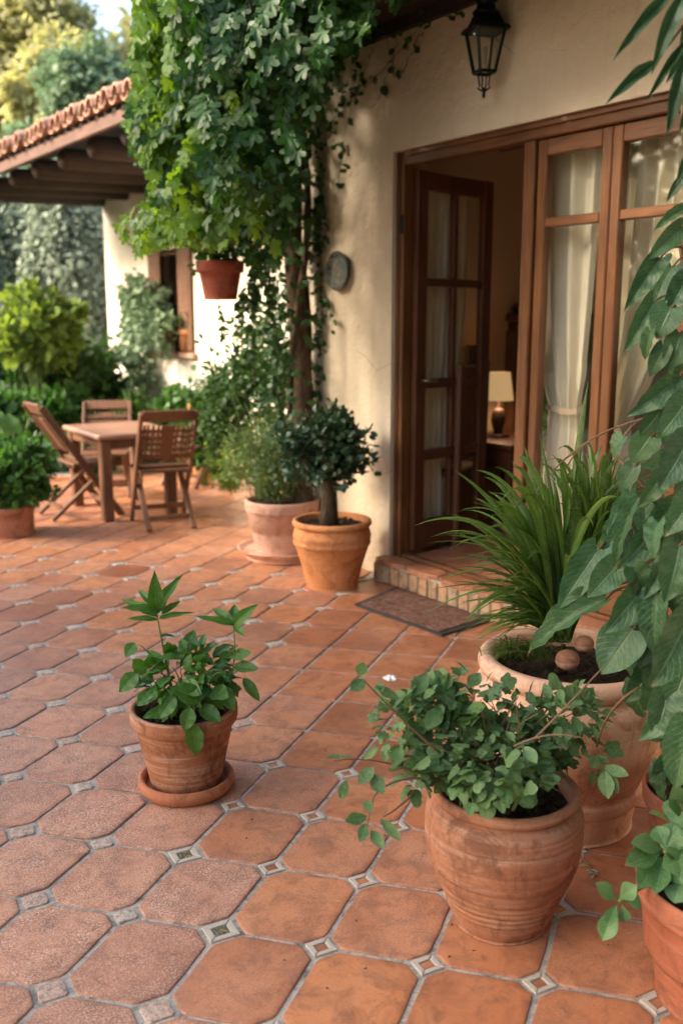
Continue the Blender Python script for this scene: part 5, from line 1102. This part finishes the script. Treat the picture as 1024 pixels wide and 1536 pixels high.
dk_ = [pack(region(180, 5.4, 6.8, (.07, .12), lo), T_VINE), pack(region(125, 4.9, 5.7, (.07, .125), lo), T_VINE3), pack(region(80, 4.5, 5.0, (.08, .14), lambda x, y: x > 270 and y < 270), T_VINE3), pack(region(26, 5.2, 5.8, (.05, .09), lambda x, y: y > 300 and x > 300), T_VINE3)]
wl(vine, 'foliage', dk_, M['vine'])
lit_sprays = [pack(region(150, 4.9, 5.6, (.07, .12), lambda x, y: x < 290 + 40 * math.sin(y * .02) and y < 320), T_VINE3), pack(region(42, 5.0, 5.6, (.05, .09), lambda x, y: y > 290 and x < 330, 7), T_VINE3), pack(region(60, 4.7, 5.2, (.07, .12), lambda x, y: x < 400), T_VINE)]
wl(vine, 'sunlit_foliage', lit_sprays, M['vine_sunlit'], 'vine leaves at the outer edge, coloured yellow-green as if backlit')  # outer leaves get a lighter tint that imitates backlight
# finer ivy round the post and dangling beside it
gi = []
n = 900; z = RG.uniform(.75, 3.2, n); a = RG.uniform(0, 2 * PI, n); r = RG.uniform(.07, .15, n) + .05 * np.abs(np.sin(z * 5)); p = np.stack([vb[0] + r * np.cos(a), vb[1] + r * np.sin(a), z], 1)
keep = (RG.random(n) < (.35 + .65 * (z > 1.9))); p = p[keep]; a = a[keep]; n = len(p)
gi.append((T_IVY2, p, unit(np.stack([np.cos(a) * .5, np.sin(a) * .5, -np.ones(n)], 1) + RG.normal(size=(n, 3)) * .4), unit(np.stack([np.cos(a), np.sin(a), .4 + 0 * a], 1) + RG.normal(size=(n, 3)) * .3), RG.uniform(.035, .075, n), 1.))
iv = empty('ivy', tuple(vb + np.array([-.12, -.1, 0]))); tag(iv, 'small-leaved ivy strands twining round the vine trunk and dangling beside it', 'ivy')
tend = MB()
def strand(path, n, L, T=T_OV3, spread=.022, rad=.0016):
    pts_ = bez(*path, 14) if len(path) == 3 else [np.array(path[0]) + (np.array(path[1]) - np.array(path[0])) * t for t in np.linspace(0, 1, 12)]
    pts_ = [q + np.array([rs.gauss(0, .006), rs.gauss(0, .006), 0]) for q in pts_]; tend.tube(pts_, rad, 5)
    idx = RG.random(n) * (len(pts_) - 1); p = np.array([pts_[int(i)] * (1 - i % 1) + pts_[min(int(i) + 1, len(pts_) - 1)] * (i % 1) for i in idx]) + RG.normal(size=(n, 3)) * spread * .5
    gi.append((T, p, unit(RG.normal(size=(n, 3)) * .8 + np.array([0, 0, -.7])), unit(RG.normal(size=(n, 3)) * .5 - CF * .7 + np.array([0, 0, .5])), RG.uniform(*L, n), 1.1))
for (x0, y0, x1, y1, z_) in ((385, 380, 375, 480, 5.6), (400, 400, 420, 560, 5.6), (372, 420, 358, 470, 5.5), (410, 350, 405, 600, 5.8), (390, 440, 400, 640, 5.9), (425, 420, 418, 650, 5.9), (365, 440, 345, 560, 6.), (380, 460, 385, 600, 6.)): strand([P(x0, y0, z_), P((x0 + x1) / 2 + rs.uniform(-16, 16), (y0 + y1) / 2, z_), P(x1, y1, z_)], int(abs(y1 - y0) * .45), (.03, .06))
wl(iv, 'foliage', gi, M['ivy']); under(iv, tend.build('stems', M['stem']))
# creeper on the wall face
wc = empty('wall_creeper', (XW - .03, YC - .35, 1.0)); tag(wc, 'thin dark creeper tendrils hanging down the wall right of the vine trunk', 'climbing plant'); gi = []; tend = MB()
XF = XW - .03
for path, n in (([(655, 2), (600, 80), (520, 160)], 20), ([(540, 60), (522, 170), (512, 250)], 16), ([(560, 70), (548, 110), (530, 140)], 8), ([(600, 30), (590, 90), (566, 150)], 10), ([(575, 30), (585, 90), (600, 120)], 8), ([(640, 10), (628, 60), (600, 118)], 7), ([(500, 190), (520, 230), (505, 290)], 14), ([(485, 150), (478, 260), (480, 360)], 34), ([(472, 300), (484, 380), (472, 480)], 34), ([(470, 330), (488, 430), (478, 600)], 44), ([(470, 420), (495, 450), (500, 500)], 14), ([(478, 380), (495, 350), (490, 310)], 10), ([(470, 480), (482, 560), (470, 620)], 26), ([(690, 20), (680, 24), (672, 26)], 5), ([(530, 100), (505, 170), (488, 200)], 26)):
    strand([W(x, y, XF) for x, y in path], n, (.03, .055), T_OV3, .02, .0014)
wl(wc, 'foliage', gi, M['ivy']); under(wc, tend.build('stems', M['vinewood']))

# ------------------------------------------------------------------ table and folding chairs
TH_ = .665
nl = G(170, 783)[:2]; ang_ = camright_ = math.atan2(CR[1], CR[0]) + math.radians(32); tax = np.array([math.cos(ang_), math.sin(ang_)]); tay = np.array([-tax[1], tax[0]]); tw = .66; tl = .90; nc = nl - tax * .10 - tay * .03; tcen = nc + tax * tw / 2 + tay * tl / 2
ta = math.atan2(tax[1], tax[0])
tr_ = empty('garden_table', (tcen[0], tcen[1], 0), ta); tag(tr_, 'square teak garden table with pale top and thick legs', 'table')  # top is coloured paler and pinker than the legs
m = MB(); m.box((-tw / 2, -tl / 2, TH_ - .04), (tw / 2, tl / 2, TH_), .012)
for k in range(7): pass
local(tr_, m, 'table_top', M['teakx']); m = MB()
for s_ in (-1, 1): m.box((-tw / 2 + .07, s_ * (tl / 2 - .06) - .012, .555), (tw / 2 - .07, s_ * (tl / 2 - .06) + .012, .623), .003); m.box((s_ * (tw / 2 - .06) - .012, -tl / 2 + .075, .555), (s_ * (tw / 2 - .06) + .012, tl / 2 - .075, .623), .003)
local(tr_, m, 'apron', M['chair'])
for sx in (-1, 1):
    for sy in (-1, 1):
        m = MB(); p1 = np.array([sx * (tw / 2 - .07), sy * (tl / 2 - .07), .624]); p0 = np.array([sx * (tw / 2 - .075), sy * (tl / 2 - .075), .001]); m.bar(p0, p1, .085, .085, (1, 0, 0), .012); local(tr_, m, 'leg', M['chair'])
def make_chair(label):
    r = empty('folding_chair', (0, 0, 0)); tag(r, label, 'chair', 'folding chairs round the garden table')
    T0 = np.array([0, -.36, .93]); T1 = np.array([0, .26, .0]); dv = unit(T0 - T1)      # back stile runs on into front foot
    def on(z, off=0.): t = (z - T1[2]) / (T0[2] - T1[2]); return T1 + (T0 - T1) * t + np.array([0, off, 0])
    for sx in (-.235, .235):
        st = MB(); x = np.array([sx, 0, 0]); st.obox((x + on(.46)), (1, 0, 0), tuple(dv), tuple(np.cross((1, 0, 0), dv)), (.030, np.linalg.norm(T0 - T1) - .01, .055), .006); local(r, st, 'back_stile', M['chair'])
    bk = MB(); nrm = np.cross((1, 0, 0), dv)
    def rail(z, h, w=.438, th=.022): c = on(z); bk.obox(c, (1, 0, 0), tuple(dv), tuple(nrm), (w, h, th), .004)
    rail(.895, .10); rail(.775, .03); rail(.725, .026); rail(.675, .026); rail(.625, .026); rail(.565, .055); rail(.475, .03)
    for x in (-.17, -.125, -.08, .08, .125, .17, -.20, .20): c = on(.69) + np.array([x, 0, 0]) + nrm * .014; bk.obox(c, (1, 0, 0), tuple(dv), tuple(nrm), (.018, .34, .012), .002)
    bk.obox(on(.70) + nrm * .013, (1, 0, 0), tuple(dv), tuple(nrm), (.11, .30, .012), .003)
    local(r, bk, 'backrest', M['chair'])
    for sx in (-.195, .195):
        l = MB(); l.bar((sx, -.30, .014), (sx, .20, .44), .028, .05, (1, 0, 0), .005); local(r, l, 'leg', M['chair'])
    cr_ = MB(); cr_.box((-.22, .135, .10), (.22, .165, .14), .004); local(r, cr_, 'stretcher', M['chair']); cr_ = MB(); cr_.bar((-.18, -.21, .095), (.18, -.21, .095), .028, .035); local(r, cr_, 'stretcher', M['chair'])
    se = MB()
    for k in range(7): y = -.12 + k * .058; se.box((-.225, y, .435 - .001 * k), (.225, y + .05, .457), .004)
    for sx in (-.2, .2): se.box((sx - .012, -.12, .41), (sx + .012, .28, .434), .003)
    local(r, se, 'seat', M['chair']); return r
def copy_tree(o, parent=None):
    c = o.copy(); COL.objects.link(c); c.parent = parent
    for ch in [q for q in bpy.data.objects if q.parent == o and q is not c]: copy_tree(ch, c)
    return c
ch0 = make_chair('folding teak chair on the near right side of the garden table, its lattice back to the viewer')
CS = .85
def put(o, bx, by, face, label=None):
    """bx,by screen point midway between the feet ; face = heading in radians of local +y"""
    g_ = G(bx, by); o.location = (g_[0], g_[1], 0); o.rotation_euler = (0, 0, face - PI / 2)
    if label: o['label'] = label
def heading(x0, y0, x1, y1): a = G(x0, y0); b = G(x1, y1); return math.atan2(b[1] - a[1], b[0] - a[0])
srcs = [ch0] + [copy_tree(ch0) for _ in range(3)]
camright = math.atan2(CR[1], CR[0]); camfwd = math.atan2(CF[1], CF[0])
def putb(o, tx, ty, face, label=None):       # by the middle of the top rail
    g_ = G(tx, ty, .90 * CS); o.scale = (CS,) * 3; h = np.array([math.cos(face), math.sin(face)]); p = g_[:2] + h * .345 * CS; o.location = (p[0], p[1], 0); o.rotation_euler = (0, 0, face - PI / 2)
    if label: o['label'] = label
put(srcs[0], 246, 786, camfwd + math.radians(22), 'teak folding chair near right of the garden table, lattice back to the viewer'); srcs[0].scale = (.84, .93, .94)
put(srcs[1], 124, 772, camright + math.radians(34), 'folding teak chair at the left side of the garden table, seen from the side'); srcs[1].scale = (.84, .96, .95)
putb(srcs[2], 161, 606, camfwd + PI + math.radians(8), 'folding teak chair behind the garden table, only its top rail showing over the table top')
srcs[3].scale = (CS,) * 3; put(srcs[3], 292, 726, camfwd + PI * .82, 'folding teak chair mostly hidden behind the near right one')

# ------------------------------------------------------------------ wing dressing
def pos_on_ground(x, y): g_ = G(x, y); return np.array([g_[0], g_[1], 0])
c = W(212, 480, WX - .12); cl = []
for (x, y, rx, ry, n) in ((208, 445, 36, 26, 700), (212, 480, 42, 40, 1000), (198, 530, 26, 40, 420), (240, 500, 14, 40, 200), (215, 575, 18, 30, 140)):
    q = W(x, y, WX - .22); z_ = pr(q)[2] / FPX; cl.append(crown(n, q, (.20, rx * z_ * 1.6, ry * z_), (.06, .11), T_SM, 30, .25, .2, .2, .4))
base = (WX - .25, c[1], 0); bush('wall_climber', 'green climber hanging on the wing wall left of its window', 'climbing plant', cl, M['teal'], base, [((WX - .12, c[1] + rs.uniform(-.3, .3), 0), W(212 + rs.uniform(-20, 25), 470 + rs.uniform(-30, 60), WX - .1)) for _ in range(8)], smat=M['vinewood'], sr_=.014)
# window box pots
for k, (x, y) in enumerate(((279, 508), (250, 512))):
    q = W(x, 527, WX - .02); z_ = pr(q)[2] / FPX; r = pot_root(['small orange pot with sparse plant at the right end of the wing window sill', 'small clay pot on the wing window sill behind the climber'][k], 'potted plant', (WX + .02, q[1], wz0 + .001), 'pots on the wing window sill'); m = MB(); R_ = 13 * z_; m.lathe([(0, 0), (R_ * .8, 0), (R_, .20), (R_ * 1.08, .205), (R_ * 1.08, .25), (R_ * .95, .25), (R_ * .9, .2)], 28); local(r, m, 'pot', M['orange']); soil_disc(r, R_ * .92, .21)
    wl(r, 'foliage', [crown(120, (WX + .02, q[1], wz0 + .33), (.10, .14, .09), (.04, .07), T_SM, 10, .3, .3)], M['mid'])
# plants at the foot of the wing wall
def gbush(x, y, cx, cy, rx, ry, n, L, mat, label, T=T_OV3, cl=36, zz=None, group='shrubs in the garden bed', cat='shrub', stems=8, name='garden_shrub', sig=.2, shell=.45, droop=0., smat=None):
    b_ = pos_on_ground(x, y); Z = (b_ - CAM) @ CF if zz is None else zz
    if zz is not None: q = P(cx, cy, Z); b_ = np.array([q[0], q[1], -.02])
    s = Z / FPX; c_ = P(cx, cy, Z); return bush(name, label, cat, [crown(n, c_, (rx * s, rx * s * .8, ry * s), L, T, cl, sig, shell, .2, droop)], mat, b_, fan(b_, c_ - np.array([0, 0, ry * s * .2]), stems, rx * s * .5, rx * s * .2), group, smat=smat, sr_=.012)
gbush(0, 0, 305, 655, 26, 40, 700, (.06, .10), M['green2'], 'leafy green shrub between the right chair and the lime shrub', zz=8.8)
gbush(0, 0, 250, 655, 34, 30, 600, (.06, .12), M['mid'], 'dark low shrub seen through the lattice chair back', zz=9.6)
gbush(0, 0, 205, 640, 40, 36, 700, (.08, .14), M['mid'], 'dark leafy shrub behind the table at the foot of the wing wall', zz=10.3)
gbush(0, 0, 150, 672, 42, 30, 900, (.07, .12), M['green2'], 'fresh green low shrub right behind the garden table', zz=9.6)
gbush(0, 0, 335, 590, 18, 22, 260, (.06, .10), M['green2'], 'small leafy plant in front of the white wing wall', zz=8.6)
gbush(0, 0, 268, 610, 26, 22, 260, (.07, .12), M['green2'], 'loose leafy plant beside the orange garden pot', zz=9.4)
q = pos_on_ground(303, 676); q = P(303, 640, 8.9); q[2] = 0; r = pot_root('upright orange clay pot with white flowers in front of the white wing wall', 'potted plant', q); s = 9.0 / FPX; hP = hz(q, 600); R_ = 19 * s; m = MB(); m.lathe(smoothprof([(0, 0), (R_ * .7, 0), (R_ * .95, hP * .8), (R_ * 1.05, hP * .82), (R_ * 1.08, hP), (R_ * .95, hP), (R_ * .9, hP * .9)], 3), 40); local(r, m, 'pot', M['orange']); soil_disc(r, R_ * .92, hP * .9)
wl(r, 'foliage', [crown(200, (q[0], q[1], hP + .06), (.14, .14, .10), (.05, .09), T_SM, 12, .3, .4)], M['mid'])
wl(r, 'flowers', [crown(60, (q[0], q[1], hP + .13), (.16, .14, .06), (.04, .06), T_SM, 8, .3, .4)], M['white'])
# left garden shrubs
gbush(0, 0, 55, 495, 66, 50, 1700, (.09, .16), M['lime'], 'pale yellow-green topped shrub standing at the left edge of the garden', zz=10.6, cl=40, stems=14)
gbush(0, 0, 45, 560, 95, 55, 3000, (.08, .15), M['mid'], 'broad dark shrub below the yellow-green one at the left', zz=11.2, cl=60)
gbush(0, 0, 135, 570, 55, 48, 1900, (.07, .13), M['mid'], 'dense dark shrub against the far wing corner', zz=11.8, cl=44)
gbush(0, 0, 95, 625, 60, 36, 1600, (.08, .14), M['green2'], 'mid green shrub behind the left folding chair', zz=10.6, cl=40)
gbush(0, 0, 5, 640, 50, 46, 1500, (.08, .15), M['green2'], 'lush shrub above the left planter', zz=9.8, cl=36)
gbush(0, 0, -60, 560, 60, 90, 1500, (.10, .16), M['mid'], 'tall shrub at the far left beyond the planter', zz=11, cl=36)
r = empty('large_leaf_plant', tuple(P(15, 680, 9.0) * np.array([1, 1, 0]))); tag(r, 'plant with round pale broad leaves above the left planter', 'plant')
wl(r, 'foliage', [hero([((20, 650), (12, 620), 9.0, 9., 22), ((45, 625), (60, 600), 9., 9., 15), ((0, 640), (-10, 610), 9., 9., 18), ((70, 640), (60, 610), 9., 9., 12)], T_HEART)], M['green2']); m = MB()
for (x, y) in ((20, 650), (45, 625), (0, 640), (70, 640)): m.tube(bez(P(25, 710, 9.) * np.array([1, 1, .0]), P(25, 690, 9.), P(x, y, 9.)), .008, 6)
under(r, m.build('stems', M['stem']))

# trees beyond
def tree(name, label, cx, cy, rx, ry, Z, n, L, mat, T=T_OV3, cl=60, sig=.16, shell=.5, droop=.2, group='trees beyond the garden', base=None, extra=()):
    s = Z / FPX; c_ = P(cx, cy, Z); b_ = np.array([c_[0], c_[1], -.03]); r = empty(name, tuple(b_)); tag(r, label, 'tree', group)
    gs_ = [crown(n, c_, (rx * s, rx * s * .8, ry * s), L, T, cl, sig, shell, .2, droop)]
    for (ex, ey, erx, ery, en) in extra: gs_.append(crown(en, P(ex, ey, Z), (erx * s, erx * s * .8, ery * s), L, T, max(8, cl // 3), sig, shell, .2, droop))
    wl(r, 'crown', gs_, mat); m = MB(); top = c_ + np.array([0, 0, ry * s * .4]); m.tube([b_ + (top - b_) * t + np.array([.1 * math.sin(t * 7), 0, 0]) for t in np.linspace(0, 1, 10)], [.22 - .018 * k for k in range(10)], 10)
    for k in range(14):
        a = b_ + (top - b_) * rs.uniform(.35, .95); e = c_ + rdir(1)[0] * np.array([rx * s * .75, rx * s * .6, ry * s * .75]); m.tube(bez(a, (a + e) / 2 + np.array([0, 0, .2]), e, 6), [.07 - .009 * k2 for k2 in range(7)], 6)
    under(r, m.build('trunk', M['bark']))
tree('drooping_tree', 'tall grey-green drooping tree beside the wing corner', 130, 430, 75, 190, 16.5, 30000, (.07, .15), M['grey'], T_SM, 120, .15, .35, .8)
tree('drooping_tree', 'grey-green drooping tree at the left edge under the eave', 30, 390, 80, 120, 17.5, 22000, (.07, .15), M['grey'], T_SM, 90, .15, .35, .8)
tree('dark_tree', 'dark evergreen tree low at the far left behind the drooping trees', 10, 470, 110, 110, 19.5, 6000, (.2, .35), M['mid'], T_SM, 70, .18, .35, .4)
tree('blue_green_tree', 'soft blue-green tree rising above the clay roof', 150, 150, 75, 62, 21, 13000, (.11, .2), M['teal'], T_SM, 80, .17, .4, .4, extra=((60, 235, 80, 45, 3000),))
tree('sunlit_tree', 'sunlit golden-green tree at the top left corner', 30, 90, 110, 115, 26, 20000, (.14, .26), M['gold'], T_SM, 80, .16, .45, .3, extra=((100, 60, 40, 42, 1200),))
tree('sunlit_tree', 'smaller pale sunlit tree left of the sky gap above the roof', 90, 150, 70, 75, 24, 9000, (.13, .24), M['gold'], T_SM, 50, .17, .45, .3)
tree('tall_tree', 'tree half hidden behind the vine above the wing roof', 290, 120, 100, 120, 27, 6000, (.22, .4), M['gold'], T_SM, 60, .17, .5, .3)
# unseen trees; the nearest two added to shade the terrace and darken pane reflections
def wtree(x, y, zc_, r_, h_, n, label, mat):
    r = empty('unseen_tree', (x, y, -.03)); tag(r, label, 'tree', 'unseen trees left of the terrace')
    wl(r, 'crown', [crown(n, (x, y, zc_), (r_, r_, h_), (.16, .28), T_SM, 60, .17, .35, .2, .3)], mat); m = MB(); m.tube([(x, y, -.03), (x + .1, y, zc_ * .5), (x, y + .1, zc_ + h_ * .5)], [.2, .16, .05], 12)
    for k in range(10): e_ = np.array([x, y, zc_]) + rdir(1)[0] * np.array([r_, r_, h_]) * .7; m.tube(bez((x, y, zc_ * .55), ((x + e_[0]) / 2, (y + e_[1]) / 2, (zc_ * .55 + e_[2]) / 2 + .4), e_, 6), [.08 - .01 * q_ for q_ in range(7)], 6)
    under(r, m.build('trunk', M['bark']))
wtree(-5.2, 5.2, 5.0, 2.4, 3.1, 5200, 'unseen tree added left of the terrace to shade it, nearest the viewer', M['mid'])
wtree(-6.0, 8.4, 5.2, 2.1, 3.0, 3600, 'unseen tree added left of the terrace to shade it, farther along', M['mid'])
hb_ = empty('hedge', (-2.5, -4.6, -.03)); tag(hb_, 'tall hedge added out of view behind the viewer to block sky light', 'hedge')  # added hedge, never in view, cuts sky light from behind
n = 15000; hp_ = np.stack([RG.uniform(-9, 3.3, n), -4.6 + RG.uniform(-.5, .5, n), RG.uniform(0, 5.6, n)], 1)
wl(hb_, 'foliage', [(T_SM, hp_, unit(RG.normal(size=(n, 3)) + np.array([0, .5, .2])), unit(RG.normal(size=(n, 3)) * .6 + np.array([0, .8, .5])), RG.uniform(.16, .28, n), 1.2)], M['mid'])
m = MB()
for k in range(8): x = -8.6 + k * 1.6; m.tube([(x, -4.6, -.03), (x + .1, -4.6, 4.8)], [.09, .02], 8)
under(hb_, m.build('trunk', M['bark']))
wtree(-9.5, 14.5, 3.4, 2.6, 3.4, 6000, 'bushy tree far left beyond the terrace', M['green2'])
wtree(-6.5, 19, 3.2, 2.4, 3.2, 5000, 'bushy tree left of the hedge', M['teal'])
hd = empty('hedge', (2.0, 22, -.03)); tag(hd, 'dense grey-green hedge closing the garden behind everything', 'hedge')
n = 16000; t = RG.random(n); hp_ = np.stack([RG.uniform(-12, 14, n), 21.5 + RG.uniform(-.9, .9, n), RG.uniform(0, 4.6, n) + .35 * np.sin(RG.uniform(0, 6, n))], 1)
wl(hd, 'foliage', [(T_SM, hp_, unit(RG.normal(size=(n, 3)) + np.array([0, -.5, -.4])), unit(RG.normal(size=(n, 3)) * .6 + np.array([0, -.8, .5])), RG.uniform(.25, .42, n), 1.2)], M['grey'])
m = MB()
for k in range(14): x = -12 + k * 2; m.tube([(x, 21.5, -.03), (x + .2, 21.5, 3.8)], [.12, .03], 8)
under(hd, m.build('trunk', M['bark']))

# potted plant added behind the first pane for foliage mirrored in the glass
q = P(822, 600, 5.35); r = empty('reflection_plant', (q[0], q[1], ZS)); tag(r, 'yellow-green plant behind the first pane, standing in for reflected foliage', 'potted plant')
m = MB(); m.lathe([(0, 0), (.12, 0), (.17, .3), (.18, .3), (.18, .34), (.16, .34), (.15, .28)], 32); local(r, m, 'pot', M['dred']); soil_disc(r, .155, .3)
s = 5.35 / FPX; wl(r, 'foliage', [crown(260, P(825, 585, 5.35), (24 * s, 24 * s, 34 * s), (.06, .10), T_OV3, 16, .25, .3), crown(200, P(822, 650, 5.35), (30 * s, 30 * s, 46 * s), (.08, .13), T_OV3, 14, .25, .3)], M['lime']); m = MB()
for a, b in fan((q[0], q[1], ZS + .3), P(822, 620, 5.35), 9, .1, .05): m.tube([a, b], [.008, .003], 6)
under(r, m.build('stems', M['stem']))

lt = MB()
for (px, py, n_, sp_) in ((280, 1240, 26, 60), (750, 1420, 40, 110), (560, 1260, 24, 70), (880, 1300, 30, 60), (500, 900, 30, 60), (640, 900, 20, 60), (400, 870, 16, 60), (300, 1450, 16, 200), (120, 1150, 10, 150), (600, 1080, 16, 120), (930, 1420, 22, 60)):
    for _ in range(n_ // 3):
        q = G(px + rs.gauss(0, sp_), py + rs.gauss(0, sp_ * .25)); s_ = rs.choice((.0010, .0012, .0016, .002, .003)); a_ = rs.uniform(0, 2 * PI); u_ = np.array([math.cos(a_), math.sin(a_), 0]); v_ = np.array([-u_[1], u_[0], 0])
        if q[0] > XW - .12: continue
        q = q + np.array([0, 0, .0025]); lt.add([q - u_ * s_ * 1.7, q + v_ * s_, q + u_ * s_ * 1.9 + np.array([0, 0, s_ * .5]), q - v_ * s_ * .8, q + np.array([0, 0, s_ * .9])], [(0, 3, 4), (3, 2, 4), (2, 1, 4), (1, 0, 4), (0, 1, 2, 3)])
o = lt.build('soil_crumbs', M['bark']); tag(o, 'scattered crumbs of soil and dry bits on the tiles round the pots', 'debris', kind='stuff')
# ------------------------------------------------------------------ light
w = bpy.data.worlds.new('World'); sc.world = w; w.use_nodes = True; nt = w.node_tree; bg = nt.nodes['Background']
sky = nt.nodes.new('ShaderNodeTexSky'); sky.sky_type = 'NISHITA'; sky.sun_disc = False
SUN_EL = math.radians(30); sv_ = unit(np.array([-.90, .43, 0.])) ; SD = np.array([sv_[0] * math.cos(SUN_EL), sv_[1] * math.cos(SUN_EL), math.sin(SUN_EL)])
sky.sun_elevation = SUN_EL; sky.sun_rotation = math.atan2(SD[0], SD[1]); sky.air_density = 1.2; sky.dust_density = 4; sky.ozone_density = .6
nt.links.new(sky.outputs[0], bg.inputs[0]); bg.inputs[1].default_value = .15
sl = bpy.data.lights.new('sun', 'SUN'); sl.energy = 3.2; sl.angle = math.radians(20); sl.color = (1, .87, .70); so = bpy.data.objects.new('sun', sl); COL.objects.link(so)
so.rotation_euler = Vector(SD).to_track_quat('Z', 'Y').to_euler()
pl = bpy.data.lights.new('lamp_bulb', 'POINT'); pl.energy = 1.5; pl.color = (1, .72, .45); pl.shadow_soft_size = .05; po = bpy.data.objects.new('lamp_bulb', pl); COL.objects.link(po); po.location = (lp[0], lp[1], lp[2] + .02)
sc.view_settings.view_transform = 'Standard'; sc.view_settings.look = 'None'; sc.view_settings.exposure = 1.8; sc.view_settings.gamma = 1
for o in bpy.data.objects:
    if o.type == 'LIGHT': o['kind'] = 'structure'
